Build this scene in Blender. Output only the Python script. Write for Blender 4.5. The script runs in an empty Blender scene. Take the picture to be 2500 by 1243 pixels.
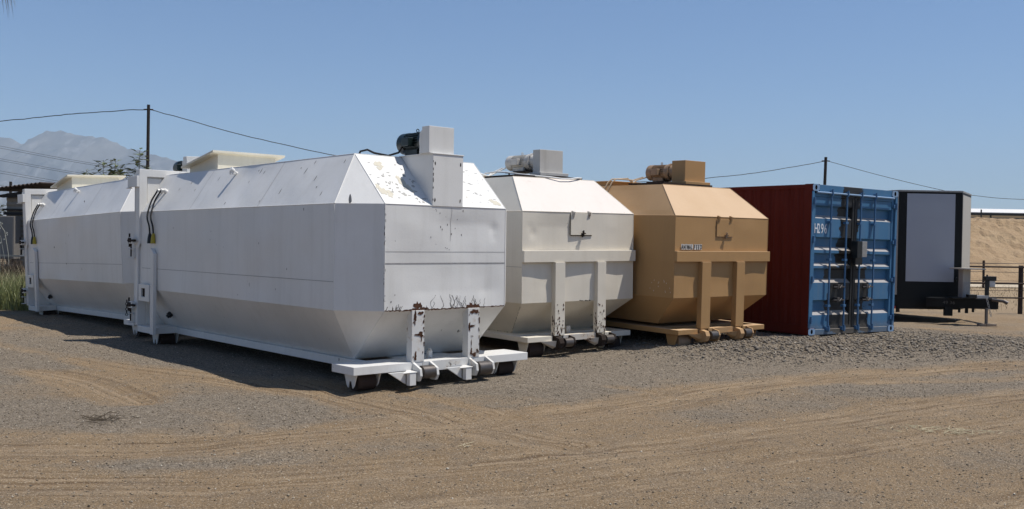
import bpy, bmesh, math, random
import numpy as np
from mathutils import Vector, Matrix, noise as mnoise
R = math.radians
random.seed(7); rng = np.random.default_rng(11)
S = bpy.context.scene; COL = S.collection

# ------------------------------------------------------------------ camera
cd = bpy.data.cameras.new('camera'); cam = bpy.data.objects.new('camera', cd); COL.objects.link(cam)
cd.sensor_width = 36.0; cd.lens = 2357.64 * 36 / 2500; cd.clip_start = 0.1; cd.clip_end = 60000
Mc = Matrix.Rotation(R(1.0240), 3, 'Y') @ Matrix.Rotation(R(0.5791), 3, 'X')
rt, fw, up = Vector(Mc[0]), Vector(Mc[1]), Vector(Mc[2])
cam.matrix_world = Matrix(((rt.x, up.x, -fw.x, 0), (rt.y, up.y, -fw.y, 0), (rt.z, up.z, -fw.z, 1.6), (0, 0, 0, 1)))
S.camera = cam
S.render.resolution_x = 1024; S.render.resolution_y = 509
# ------------------------------------------------------------------ sky + sun
SUN = Vector((0.412, -0.015, 1.0)).normalized()
elev = math.asin(SUN.z); azim = math.atan2(SUN.x, SUN.y)
W_ = bpy.data.worlds.new('World'); S.world = W_; W_.use_nodes = True
nt = W_.node_tree; bg = nt.nodes['Background']
sky = nt.nodes.new('ShaderNodeTexSky'); sky.sky_type = 'NISHITA'; sky.sun_disc = False
sky.sun_elevation = elev; sky.sun_rotation = azim; sky.altitude = 300; sky.air_density = 1.0; sky.dust_density = 0.3; sky.ozone_density = 9.0
nt.links.new(sky.outputs[0], bg.inputs[0]); bg.inputs[1].default_value = 0.102
sd = bpy.data.lights.new('sun', 'SUN'); sun = bpy.data.objects.new('sun', sd); COL.objects.link(sun)
sd.energy = 5.0; sd.angle = R(0.53); sd.color = (1.0, 0.955, 0.89)
sun.rotation_euler = (-SUN).to_track_quat('-Z', 'Y').to_euler(); sun.location = SUN * 50
S.view_settings.view_transform = 'Standard'; S.view_settings.look = 'None'
S.view_settings.exposure = 0.12; S.view_settings.gamma = 1.0
S.render.engine = 'CYCLES'

# ------------------------------------------------------------------ tagging
def tag(o, label=None, cat=None, group=None, kind=None):
    if label: o['label'] = label
    if cat: o['category'] = cat
    if group: o['group'] = group
    if kind: o['kind'] = kind
    return o
def empty(name, loc=(0, 0, 0), rot=(0, 0, 0)):
    o = bpy.data.objects.new(name, None); COL.objects.link(o)
    o.location = loc; o.rotation_mode = 'XYZ'
    M = Matrix.Rotation(R(rot[2]), 4, 'Z') @ Matrix.Rotation(R(rot[0]), 4, 'X') @ Matrix.Rotation(R(rot[1]), 4, 'Y')
    o.rotation_euler = M.to_euler('XYZ'); o.empty_display_size = 0.3
    return o
KIDS = {}
def adopt(o, parent):
    if parent is not None:
        o.parent = parent; KIDS.setdefault(parent.name, []).append(o)

# ------------------------------------------------------------------ mesh builder
class MB:
    def __init__(s): s.v = []; s.f = []; s.m = []; s.sm = []; s.surf = {}; s.on = None
    def drape(s, P):
        """press a decal vertex onto the dented plate s.on, a hair above it"""
        A, B, C_, D, f, Nn = s.surf[s.on]; P = Vector(P); ab = (B-A).normalized(); hv = Nn.cross(ab); H = (D-A).dot(hv)
        v = min(1, max(0, (P-A).dot(hv)/H)); l = A.lerp(D, v); r = B.lerp(C_, v); u = min(1, max(0, (P-l).dot(r-l)/(r-l).length_squared))
        Q = P - Nn*(P-A).dot(Nn); return Q + Nn*(f(Q, u, v) + .0022)
    def add(s, vs, fs, mat=0, smooth=False):
        if s.on is not None: vs = [s.drape(p) for p in vs]
        b = len(s.v); s.v += [tuple(p) for p in vs]
        for f in fs: s.f.append(tuple(b + i for i in f)); s.m.append(mat); s.sm.append(smooth)
        return s
    def box(s, a, b, mat=0):
        x0, y0, z0 = [min(a[i], b[i]) for i in range(3)]; x1, y1, z1 = [max(a[i], b[i]) for i in range(3)]
        vs = [(x0,y0,z0),(x1,y0,z0),(x1,y1,z0),(x0,y1,z0),(x0,y0,z1),(x1,y0,z1),(x1,y1,z1),(x0,y1,z1)]
        return s.add(vs, [(0,3,2,1),(4,5,6,7),(0,1,5,4),(1,2,6,5),(2,3,7,6),(3,0,4,7)], mat)
    def prism(s, poly, axis, a, b, mat=0):
        """poly of 2-D points extruded along axis (0,1,2) from a to b"""
        def P(p, t):
            if axis == 0: return (t, p[0], p[1])
            if axis == 1: return (p[0], t, p[1])
            return (p[0], p[1], t)
        n = len(poly); vs = [P(p, a) for p in poly] + [P(p, b) for p in poly]
        fs = [tuple(range(n)), tuple(range(2*n-1, n-1, -1))] + [(i, (i+1) % n + 0, (i+1) % n + n, i+n)[::-1] for i in range(n)]
        return s.add(vs, fs, mat)
    def tube(s, pts, r, n=8, mat=0, cap=True, r1=None):
        pts = [Vector(p) for p in pts]; k = len(pts); vs = []
        upv = Vector((0, 0, 1)); prev = None
        for i, p in enumerate(pts):
            t = (pts[min(i+1, k-1)] - pts[max(i-1, 0)]).normalized()
            a = prev if prev is not None else (upv if abs(t.z) < .9 else Vector((1, 0, 0)))
            u = (a - t * a.dot(t)).normalized(); w = t.cross(u); prev = u
            rr = r if r1 is None else r + (r1 - r) * i / (k-1)
            for j in range(n):
                an = 2*math.pi*j/n; vs.append(p + (u*math.cos(an) + w*math.sin(an))*rr)
        fs = []
        for i in range(k-1):
            for j in range(n):
                a, b = i*n+j, i*n+(j+1) % n; fs.append((a, b, b+n, a+n))
        s.add(vs, fs, mat, True)
        if cap:
            s.add(vs[:n], [tuple(range(n-1, -1, -1))], mat); s.add(vs[-n:], [tuple(range(n))], mat)
        return s
    def cyl(s, a, b, r, n=20, mat=0, r1=None): return s.tube([a, b], r, n, mat, True, r1)
    def ring(s, c, axis, R0, r, n=20, m=8, mat=0):
        c = Vector(c); pts = []
        for i in range(n+1):
            an = 2*math.pi*i/n; d = [0, 0, 0]; d[(axis+1) % 3] = math.cos(an)*R0; d[(axis+2) % 3] = math.sin(an)*R0; pts.append(c + Vector(d))
        return s.tube(pts, r, m, mat, False)
    def quadgrid(s, A, B, C_, D, nu, nv, f=None, mat=0, n=None):
        """A-B-C-D counter clockwise seen from outside; f(P,u,v) -> outward offset"""
        A, B, C_, D = map(Vector, (A, B, C_, D)); N = n or (B-A).cross(D-A).normalized(); vs = []
        for j in range(nv+1):
            for i in range(nu+1):
                u, v = i/nu, j/nv; P = (A*(1-u)+B*u)*(1-v) + (D*(1-u)+C_*u)*v
                if f: P = P + N * f(P, u, v)
                vs.append(P)
        fs = [(j*(nu+1)+i, j*(nu+1)+i+1, (j+1)*(nu+1)+i+1, (j+1)*(nu+1)+i) for j in range(nv) for i in range(nu)]
        return s.add(vs, fs, mat, True)
    def ribbon(s, pts, w, N, mat=0):
        N = Vector(N).normalized(); pts = [Vector(p) for p in pts]; vs = []
        for i, p in enumerate(pts):
            t = (pts[min(i+1, len(pts)-1)] - pts[max(i-1, 0)]).normalized(); sde = N.cross(t)
            ww = (w[i] if hasattr(w, '__len__') else w) / 2; vs += [p + sde*ww, p - sde*ww]
        return s.add(vs, [(2*i, 2*i+1, 2*i+3, 2*i+2) for i in range(len(pts)-1)], mat)
    def blob(s, c, rx, ry, ux, uy, mat=0, n=11, jag=.35, seed=0):
        """irregular flat chip: centre, radii, in-plane unit axes"""
        rd = random.Random(seed); c = Vector(c); ux = Vector(ux).normalized(); uy = Vector(uy).normalized(); vs = []
        for i in range(n):
            a = 2*math.pi*i/n; k = 1 + rd.uniform(-jag, jag); vs.append(c + ux*math.cos(a)*rx*k + uy*math.sin(a)*ry*k)
        N = ux.cross(uy)
        return s.add(vs, [tuple(range(n))], mat)
    def build(s, name, mats, parent=None, bevel=0.0, loc=None):
        me = bpy.data.meshes.new(name); me.from_pydata([tuple(v) for v in s.v], [], s.f); me.update()
        if not isinstance(mats, (list, tuple)): mats = [mats]
        for m in mats: me.materials.append(m)
        me.polygons.foreach_set('material_index', s.m); me.polygons.foreach_set('use_smooth', s.sm)
        o = bpy.data.objects.new(name, me); COL.objects.link(o)
        if loc: o.location = loc
        adopt(o, parent)
        if bevel:
            b = o.modifiers.new('bevel', 'BEVEL'); b.width = bevel; b.segments = 2; b.limit_method = 'ANGLE'; b.angle_limit = R(40); b.harden_normals = False
        return o

# ------------------------------------------------------------------ materials
def newmat(name):
    m = bpy.data.materials.new(name); m.use_nodes = True; t = m.node_tree
    return m, t, t.nodes['Principled BSDF']
def N(t, k, **kw):
    n = t.nodes.new(k)
    for a, b in kw.items():
        if a.startswith('i_'): n.inputs[a[2:].replace('_', ' ')].default_value = b
        else: setattr(n, a, b)
    return n
def ramp(t, src, stops, interp='LINEAR'):
    r = t.nodes.new('ShaderNodeValToRGB'); r.color_ramp.interpolation = interp; e = r.color_ramp.elements
    while len(e) < len(stops): e.new(.5)
    for q, (p, c) in zip(e, stops):
        q.position = p; q.color = (c, c, c, 1) if isinstance(c, (int, float)) else (*c, 1)
    t.links.new(src, r.inputs[0]); return r.outputs[0]
def mixc(t, fac, a, b, mode='MIX'):
    n = t.nodes.new('ShaderNodeMix'); n.data_type = 'RGBA'; n.blend_type = mode
    for s_, v in ((0, fac), (6, a), (7, b)):
        if hasattr(v, 'is_linked') or hasattr(v, 'links'): t.links.new(v, n.inputs[s_])
        elif isinstance(v, (int, float)): n.inputs[s_].default_value = v if s_ == 0 else (v, v, v, 1)
        else: n.inputs[s_].default_value = (*v, 1)
    return n.outputs[2]
def noise(t, co, scale, detail=4, rough=.55, mapping=None, dist=0):
    n = N(t, 'ShaderNodeTexNoise'); n.inputs['Scale'].default_value = scale; n.inputs['Detail'].default_value = detail
    n.inputs['Roughness'].default_value = rough; n.inputs['Distortion'].default_value = dist
    if mapping:
        mp = N(t, 'ShaderNodeMapping'); mp.inputs['Scale'].default_value = mapping; t.links.new(co, mp.inputs[0]); co = mp.outputs[0]
    t.links.new(co, n.inputs['Vector']); return n.outputs['Fac']
def mth(t, op, a, b=0.5):
    n = N(t, 'ShaderNodeMath', operation=op)
    for i, v in ((0, a), (1, b)):
        if hasattr(v, 'links'): t.links.new(v, n.inputs[i])
        else: n.inputs[i].default_value = v
    return n.outputs[0]
def bump(t, h, dist, strength, p, prev=None):
    b = N(t, 'ShaderNodeBump'); b.inputs['Strength'].default_value = strength; b.inputs['Distance'].default_value = dist
    t.links.new(h, b.inputs['Height'])
    if prev: t.links.new(prev, b.inputs['Normal'])
    t.links.new(b.outputs[0], p.inputs['Normal']); return b.outputs[0]
def paint(name, base, rough=.42, chip=.04, chipcol=(.10, .09, .085), dirt=.25, dirtcol=None, speck=0.0, wave=.35, spec=.4, rust=0.0, lit_top=None):
    m, t, p = newmat(name); co = N(t, 'ShaderNodeTexCoord').outputs['Object']
    dirtcol = dirtcol or tuple(c*.62 for c in (base[0], base[1]*.95, base[2]*.85))
    big = noise(t, co, .9, 5, .6)
    c = mixc(t, ramp(t, big, [(.35, 0), (.75, dirt)]), base, dirtcol)
    st = noise(t, co, 1.0, 5, .65, (7, 7, .55))
    c = mixc(t, ramp(t, st, [(.5, 0), (.82, dirt*1.1)]), c, dirtcol)
    fine = noise(t, co, 38, 3, .6)
    c = mixc(t, ramp(t, fine, [(.45, 0), (.8, dirt*.35)]), c, tuple(x*.8 for x in base))
    n1 = noise(t, co, 16, 6, .62, (1, 1, .7)); n2 = noise(t, co, 1.3, 3, .6)
    chips = mth(t, 'GREATER_THAN', mth(t, 'ADD', n1, mth(t, 'MULTIPLY', mth(t, 'SUBTRACT', n2, .5), .55)), .78 - chip)
    c = mixc(t, chips, c, chipcol)
    if rust:
        rn = noise(t, co, 5, 7, .7); rs = noise(t, co, 22, 4, .6)
        rm = ramp(t, mth(t, 'ADD', rn, mth(t, 'MULTIPLY', mth(t, 'SUBTRACT', rs, .5), .35)), [(.66 - rust, 0), (.70 - rust, 1)])
        halo = ramp(t, rn, [(.56 - rust, 0), (.72 - rust, .55)])
        c = mixc(t, halo, c, (.42, .27, .13)); c = mixc(t, rm, c, mixc(t, rs, (.028, .014, .010), (.13, .055, .028)))
    if lit_top:   # paler tone painted on upward faces to make them look sunlit
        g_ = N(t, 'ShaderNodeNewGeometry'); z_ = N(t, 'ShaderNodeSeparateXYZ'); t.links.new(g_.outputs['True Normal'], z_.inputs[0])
        c = mixc(t, mth(t, 'MULTIPLY', ramp(t, z_.outputs[2], [(.45,0),(.62,.8)]), ramp(t, big, [(.3,1),(.8,.6)])), c, lit_top)
    t.links.new(c, p.inputs['Base Color'])
    p.inputs['Specular IOR Level'].default_value = spec
    rr = mth(t, 'ADD', mth(t, 'MULTIPLY', fine, .22), rough - .11); t.links.new(rr, p.inputs['Roughness'])
    b1 = bump(t, noise(t, co, 1.7, 2, .45), .02, wave, p)
    b2 = bump(t, fine, .002, .35, p, b1)
    bump(t, mth(t, 'MULTIPLY', chips, -1.0), .001, .5, p, b2)
    return m
def plain(name, col, rough=.6, metal=0, var=.3, scale=12, bmp=.3, spec=.4):
    m, t, p = newmat(name); co = N(t, 'ShaderNodeTexCoord').outputs['Object']
    n = noise(t, co, scale, 5, .6)
    t.links.new(mixc(t, ramp(t, n, [(.3, 0), (.75, 1)]), col, tuple(c*(1-var) for c in col)), p.inputs['Base Color'])
    p.inputs['Roughness'].default_value = rough; p.inputs['Metallic'].default_value = metal; p.inputs['Specular IOR Level'].default_value = spec
    bump(t, n, .004, bmp, p); return m

WHITE = paint('white_paint', (.705, .695, .665), .42, .015, dirt=.34, dirtcol=(.49, .475, .43), wave=.5)
WHITE_TOP = paint('white_paint_flaking', (.68, .675, .65), .5, .03, chipcol=(.42, .39, .33), dirt=.25, dirtcol=(.55, .53, .47))
WHITE_RUST = paint('white_paint_rusting', (.63, .63, .61), .45, .035, dirt=.35, dirtcol=(.50, .45, .38), rust=.015)
CREAM_RUST = paint('cream_paint_rusting', (.55, .52, .47), .5, .05, dirt=.4, dirtcol=(.42, .36, .29), rust=.07)
CREAM = paint('cream_paint', (.69, .635, .535), .5, .012, chipcol=(.22, .19, .15), dirt=.34, dirtcol=(.53, .475, .38))
CREAM_TOP = paint('cream_paint_crazed', (.64, .585, .53), .55, .07, chipcol=(.46, .38, .32), dirt=.3, dirtcol=(.55, .48, .42))
HOPW = paint('ivory_paint', (.76, .71, .57), .5, .01, dirt=.35, dirtcol=(.50, .44, .32), wave=.15)
TAN = paint('tan_paint', (.395, .232, .098), .55, .0, chipcol=(.25, .15, .07), dirt=.28, dirtcol=(.31, .18, .08), spec=.25, lit_top=(.58, .42, .27))
TAN_RUST = paint('tan_paint_worn', (.42, .26, .12), .55, .03, dirt=.35, dirtcol=(.36, .21, .11), rust=.035)
RUST = plain('bare_rust', (.105, .048, .028), .9, 0, .75, 30, .6, .2)
DKSCR_SHADE = plain('dark_scratch_and_shade', (.035, .025, .020), .85, 0, .5, 40, .2, .2)  # dark tone for scratches, also painted shade inside openings
PRIMER = plain('cream_primer', (.56, .52, .42), .7, 0, .12, 14, .2)
GREYCHIP = plain('grey_primer', (.40, .39, .36), .7, 0, .25, 20, .2)
SEAM = plain('seam_grey', (.34, .33, .32), .7, 0, .4, 18, .3)  # grey of the weld seams, laps and drip line
STEELD = plain('worn_roller_steel', (.13, .115, .105), .42, .6, .45, 9, .4)
WHEELM = plain('rusty_wheel_steel', (.055, .035, .027), .8, .2, .5, 8, .5)
BLACKM = plain('black_enamel', (.010, .012, .012), .35, 0, .3, 10, .2)
GREENBLK = plain('dark_green_motor', (.010, .022, .022), .35, 0, .4, 9, .3, .5)
RUBBER = plain('black_rubber', (.012, .012, .012), .6, 0, .3, 20, .2)
YELLOW = plain('yellow_plastic', (.42, .33, .03), .5, 0, .3, 20, .2)
GALV = plain('galvanised', (.42, .43, .43), .45, .6, .3, 18, .2)
CONDW = plain('painted_conduit', (.70, .70, .68), .45, 0, .2, 15, .2)
CONDT = plain('tan_conduit', (.42, .31, .20), .5, 0, .3, 15, .2)
GREASEW = paint('dusty_white_motor', (.52, .50, .46), .6, .03, dirt=.6, dirtcol=(.30, .27, .23), wave=.1)
TANM = paint('dusty_tan_motor', (.30, .20, .12), .5, .03, dirt=.6, dirtcol=(.13, .09, .06), wave=.1)

def ripple(amp, seed, sc=.9, dents=()):
    off = Vector((seed*3.1, seed*1.7, seed*.9))
    def f(P, u, v):
        e = min(1, 6*min(u, 1-u)) * min(1, 6*min(v, 1-v))
        d = amp * mnoise.noise(P*sc + off) + amp*.35*mnoise.noise(P*sc*3 + off)
        for (c, r, h) in dents:
            q = (P - Vector(c)).length/r; d -= h*math.exp(-q*q)
        return d*e
    return f
def lozenge_hull(W, L, z0, z1, z2, z3, sx, yt, xb, yb, t, yc, seed, dents=(), front_top=1):
    """faceted steel hull: materials 0 side paint, 1 sloping front roof"""
    m = MB(); q = lambda x, y, z: Vector((x, y, z)); F = lambda k, a=.010: ripple(a, seed+k, .9, dents)
    def g(A, B, C_, D, k, mat=0, a=.010):
        A, B, C_, D = map(Vector, (A, B, C_, D)); gs = .032 if k == 1 else .09; nu = max(2, int(max((B-A).length, (C_-D).length)/gs)); nv = max(2, int((D-A).length/gs))
        if k in (1,2,3,4,5,6): m.surf[k] = (A, B, C_, D, F(k, a), (B-A).cross(D-A).normalized())
        m.quadgrid(A, B, C_, D, min(nu, 70), min(nv, 44), F(k, a), mat)
    # front
    g((t,0,z1), (W-t,0,z1), (W-t,0,z2), (t,0,z2), 1, 0, .018)
    g((t,0,z2), (W-t,0,z2), (W-sx,yt,z3), (sx,yt,z3), 2, front_top, .008)
    g((xb,yb,z0), (W-xb,yb,z0), (W-t,0,z1), (t,0,z1), 3, 0, .010)
    for side in (0, 1):
        X = (lambda x: x) if side == 0 else (lambda x: W-x)
        def gg(A, B, C_, D, k, mat=0, a=.008):
            A, B, C_, D = [(X(p[0]), p[1], p[2]) for p in (A, B, C_, D)]
            if side == 0: g(A, B, C_, D, k, mat, a)
            else: g(B, A, D, C_, k+20, mat, a)
        gg((0,L,z1), (0,yc,z1), (0,yc,z2), (0,L,z2), 4, 0, .020)
        gg((0,L,z2), (0,yc,z2), (sx,yt,z3), (sx,L,z3), 5, 0, .015)
        gg((xb,L,z0), (xb,yb,z0), (0,yc,z1), (0,L,z1), 6, 0, .009)
        if t > 0 or yc > 0:
            gg((0,yc,z1), (t,0,z1), (t,0,z2), (0,yc,z2), 7, 0, .003)
            tri = [(0,yc,z2), (t,0,z2), (sx,yt,z3)]; tr2 = [(xb,yb,z0), (t,0,z1), (0,yc,z1)]
            for T3 in (tri, tr2):
                T3 = [(X(a), b, c) for a, b, c in T3]
                if side: T3 = T3[::-1]
                m.add(T3, [(0, 1, 2)], 0)
    g((sx,yt,z3), (W-sx,yt,z3), (W-sx,L,z3), (sx,L,z3), 9, 0, .004)      # roof
    m.add([(xb,yb,z0),(W-xb,yb,z0),(W-xb,L,z0),(xb,L,z0)], [(3,2,1,0)], 0)
    m.add([(0,L,z1),(xb,L,z0),(W-xb,L,z0),(W,L,z1),(W,L,z2),(W-sx,L,z3),(sx,L,z3),(0,L,z2)], [(0,1,2,3,4,5,6,7)], 0)
    return m
def zig(m, pts, w, Nn, mat, jit=.004, seg=.03, seed=1):
    """wandering scratch through pts"""
    rd = random.Random(seed); out = []
    for a, b in zip(pts[:-1], pts[1:]):
        a, b = Vector(a), Vector(b); n = max(1, int((b-a).length/seg))
        for i in range(n): out.append(a.lerp(b, i/n) + Vector((rd.uniform(-jit, jit), 0, rd.uniform(-jit, jit))))
    out.append(Vector(pts[-1])); m.ribbon(out, [w*rd.uniform(.5, 1.4) for _ in out], Nn, mat)

def motor_parts(root, c, y0, y1, r, mat, neckmat, box_side=-1, name='motor'):
    """finned electric motor lying along y; neck disc at its front end"""
    m = MB(); cx, cz = c; L = y1-y0
    m.tube([(cx,y0+L*.10,cz),(cx,y1-L*.2,cz)], r*.86, 24)
    for i in range(26):
        a = 2*math.pi*i/26; d = Vector((math.cos(a), 0, math.sin(a))); s = Vector((-math.sin(a), 0, math.cos(a)))*.004
        A = Vector((cx, y0+L*.12, cz)); B = Vector((cx, y1-L*.22, cz))
        vs = [A+d*r*.84+s, A+d*r*1.0+s, B+d*r*1.0+s, B+d*r*.84+s, A+d*r*.84-s, A+d*r*1.0-s, B+d*r*1.0-s, B+d*r*.84-s]
        m.add(vs, [(0,1,2,3),(7,6,5,4),(1,5,6,2),(0,4,5,1),(3,2,6,7)], 0)
    m.tube([(cx,y1-L*.24,cz),(cx,y1-L*.2,cz),(cx,y1-L*.04,cz),(cx,y1,cz)], r*1.03, 24)          # fan cowl
    m.tube([(cx,y0,cz),(cx,y0+L*.13,cz)], r*1.02, 24)                                           # end bell
    m.box((cx-r*.8, y0+L*.2, cz-r*1.18), (cx-r*.5, y1-L*.3, cz-r*.7)); m.box((cx+r*.5, y0+L*.2, cz-r*1.18), (cx+r*.8, y1-L*.3, cz-r*.7))
    mo = m.build(name, mat, root, .002)
    b = MB(); b.box((cx+box_side*r*1.5, y0+L*.32, cz-r*.42), (cx+box_side*r*.8, y0+L*.62, cz+r*.42)); b.build('terminal_box', mat, mo, .008)
    b = MB(); b.ring((cx, (y0+y1)/2-.02, cz+r*1.16), 1, .018, .006, 12, 6); b.cyl((cx,(y0+y1)/2-.02,cz+r*.9),(cx,(y0+y1)/2-.02,cz+r*1.06), .006, 8); b.build('lifting_eye', mat, mo)
    b = MB(); b.tube([(cx,y0-.045,cz),(cx,y0-.001,cz)], r*1.12, 28)
    for i in range(6):
        a = 2*math.pi*i/6+.3; b.cyl((cx+math.cos(a)*r*.98, y0+.012, cz+math.sin(a)*r*.98), (cx+math.cos(a)*r*.98, y0-.06, cz+math.sin(a)*r*.98), .012, 8)
    b.build('flange_disc', neckmat, mo, .003)
    return mo

def wheel_set(root, x0, x1, yc, r, ztop, paintm, notch=True, wm=None):
    w = MB(); w.tube([(x0,yc,r),(x0+.012,yc,r),(x1-.012,yc,r),(x1,yc,r)], r, 28)
    w.cyl((x0-.03,yc,r),(x1+.03,yc,r), .022, 12); wo = w.build('wheel', wm or WHEELM, root, .006)
    for xx in (x0-.045, x1+.030):
        pl = [(yc-.13, ztop), (yc-.075, r-.035), (yc-.045, r-.065)] + ([(yc-.028, r-.015), (yc-.018, r+.012), (yc+.018, r+.012), (yc+.028, r-.015)] if notch else []) + [(yc+.045, r-.065), (yc+.075, r-.035), (yc+.13, ztop)]
        b = MB(); b.prism(pl, 0, xx, xx+.014); b.build('wheel_bracket', paintm, root, .002)

# =================================================================== white compactor bins (A, D)
def white_bin(loc, rot, label, L, first=True):
    root = empty('feed_compactor_bin', loc, rot); tag(root, label, 'container', 'long white steel feed bins in line')
    W, z0, z1, z2, z3, sx, yt, xb, yb, t, yc = 2.503, .293, .875, 2.055, 2.64, .381, .63, .39, .616, .383, .423
    dents = [((1.95,0,1.80),.06,.020), ((1.955,0,1.70),.035,.012), ((1.35,0,1.62),.5,.020), ((1.9,0,1.05),.28,.022), ((1.0,0,1.30),.3,.010), ((.42,3.2,2.5),.35,.012), ((.2,5.6,2.35),.3,.015)]
    m = lozenge_hull(W, L-.02, z0, z1, z2, z3, sx, yt, xb, yb, t, yc, 3 if first else 8, dents)
    e = .0025; Fn = (0,-1,0)
    # weld seams and laps
    def line(k, A_, B_, w, mat):
        m.on = k; A_, B_ = Vector(A_), Vector(B_); n = max(2, int((B_-A_).length/.08)); m.ribbon([A_.lerp(B_, i/n) for i in range(n+1)], w, m.surf[k][5], mat); m.on = None
    line(1, (t,0,1.398), (W-t,0,1.398), .013, 4); line(1, (t,0,1.53), (W-t,0,1.53), .005, 4)
    sl = Vector((sx, 0, z3-z2)); sN = Vector((-(z3-z2), 0, sx)).normalized()
    line(4, (0,yc,1.19), (0,L-.1,1.19), .006, 4)
    for yy in (2.27, 4.35): line(5, (0,yy,z2), (sx,yy,z3), .006, 4)
    line(4, (0,2.26,z1), (0,2.26,z2), .004, 0)
    # taper crease strip
    a, b = Vector((0,yc,z2)), Vector((sx,yt,z3)); m.tube([a, b], .008, 6, 0); m.tube([(0,yc,z1),(0,yc,z2)], .005, 6, 0)
    # edges of folded plate, softened by thin weld beads
    for A_, B_ in (((t,0,z1),(t,0,z2)), ((W-t,0,z1),(W-t,0,z2)), ((t,0,z2),(W-t,0,z2)), ((t,0,z2),(sx,yt,z3)), ((W-t,0,z2),(W-sx,yt,z3)), ((sx,yt,z3),(W-sx,yt,z3)), ((0,yc,z2),(0,L-.2,z2)), ((sx,yt,z3),(sx,L-.2,z3)), ((t,0,z1),(xb,yb,z0))):
        m.tube([A_, B_], .0045, 6, 0)
    rd = random.Random(5 if first else 15)
    fn = Vector((0, -(z3-z2), yt)).normalized()
    def ft(x, v): return Vector((x, v*yt, z2+v*(z3-z2))) + fn*.010
    upv = Vector((0, yt, z3-z2)).normalized(); ux = Vector((1, 0, 0))
    if first:
        m.on = 2
        # big peeled patches on the sloping front roof
        for (x, v, rx, ry, sd_) in ((.62,.80,.055,.06,1),(.60,.72,.03,.03,2),(.42,.33,.035,.05,3),(.47,.25,.05,.07,4),(.53,.20,.04,.05,5),(.80,.47,.04,.09,6),(.84,.36,.045,.06,7),(.78,.55,.025,.04,8),(.87,.29,.02,.04,9),(2.02,.12,.06,.05,10),(1.98,.17,.03,.02,11)):
            c = ft(x, v); m.blob(c, rx, ry, ux, upv, 5, 13, .45, sd_)
        for _ in range(60):
            x = rd.uniform(.42, 1.0); v = rd.gauss(.35, .22)
            if .04 < v < .95: m.blob(ft(x, v)+fn*.0008, rd.uniform(.006,.022), rd.uniform(.006,.02), ux, upv, 3, 8, .5, rd.random())
        for _ in range(22):
            x = rd.uniform(1.62, 2.08); v = rd.uniform(.08, .85); m.blob(ft(x, v)+fn*.0008, rd.uniform(.006,.03), rd.uniform(.005,.012), ux, upv, 3, 8, .5, rd.random())
        m.on = None; m.blob((.10,.265,z2+.06), .02, .05, (.73,-.68,0), (0,0,1), 3, 9, .4, 4); m.on = 1
        # ragged rusted lower front edge with scratches
        zig(m, [(t,-.006,z1+.004),(t+.3,-.006,z1-.002),(W-t,-.006,z1+.006)], .013, Fn, 2, .004, .02, 3)
        for i in range(40):
            x = rd.choice([rd.uniform(.4,.62), rd.uniform(.8,1.2), rd.uniform(1.3,2.1), rd.uniform(1.3,1.95)]); h = rd.uniform(.02,.06) if x < 1.0 else rd.uniform(.04,.15)
            pts = [(x,-.006,z1)]; zz = z1
            while zz < z1+h: zz += rd.uniform(.01,.035); x += rd.uniform(-.022,.028); pts.append((x,-.006,zz))
            zig(m, pts, .0045, Fn, 3 if False else 6, .002, .02, i)
        for c, rx, rz in (((.84,-.007,z1+.045),.05,.045),((.80,-.007,z1+.01),.07,.018),((.93,-.007,z1+.015),.05,.015),((1.60,-.007,z1+.02),.06,.03),((1.68,-.007,z1+.015),.05,.03)): m.blob(c, rx, rz, ux, (0,0,1), 2, 14, .5, rx)
        m.ribbon([(1.30+.004*math.sin(i), -.007, 2.04-.035*i) for i in range(12)], .004, Fn, 4)
        m.blob((.52,-.007,1.05),.006,.006,ux,(0,0,1),2,6); m.blob((.47,-.007,z1+.10),.008,.01,ux,(0,0,1),6,6)
        for _ in range(16): m.blob((rd.uniform(1.0,1.5),-.007,rd.uniform(1.55,2.03)), .005, rd.uniform(.004,.016), ux, (0,0,1), 6, 6, .4, rd.random())
        for k in range(26): m.blob((t+rd.uniform(-.006,.006),-.004,rd.uniform(z1,z2)), .006, rd.uniform(.006,.03), ux, (0,0,1), 6, 7, .4, rd.random())
        # small chips on the shaded upper chamfer
        m.on = 5
        for (yy, k) in ((1.55,.72),(1.45,.9),(1.72,.8),(1.2,.55),(1.05,.35),(.85,.2),(2.9,.86),(2.82,.84),(2.7,.8),(3.0,.6),(4.6,.5),(4.9,.7),(1.9,.3),(3.3,.12),(2.3,.12),(.75,.85),(4.0,.75),(5.2,.55)):
            c = Vector((sx*k, yy, z2+(z3-z2)*k)) + sN*.007; m.blob(c, .006, rd.uniform(.015,.045), (0,1,0), sl, 6, 7, .4, yy)
        m.on = 4
        for yy, zz in ((3.6,1.75),(3.62,1.64),(2.2,1.6),(4.9,1.8),(1.5,1.3),(1.1,2.0)): m.blob((-.009,yy,zz), .005, .014, (0,1,0), (0,0,1), 6, 7, .4, yy)
        m.on = None
    else:
        m.on = 4
        for yy, zz in ((3.4,1.18),(4.1,1.5),(2.2,2.3)): m.blob((-.01,yy,zz), .02, .02, (0,1,0), (0,0,1), 6, 7, .4, yy)
    m.on = None
    hull = m.build('hull', [WHITE, WHITE_TOP, RUST, GREYCHIP, SEAM, PRIMER, DKSCR_SHADE], root)
    # base frame
    m = MB()
    for a, b in ((.335, .43), (W-.43, W-.335)): m.box((a, .42, .2), (b, L-.1, .2905))
    for yy in (1.2, 2.3, 3.4, 4.5): m.box((.43, yy, .205), (W-.43, yy+.08, .285))
    m.build('base_rail', WHITE, root, .004)
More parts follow.
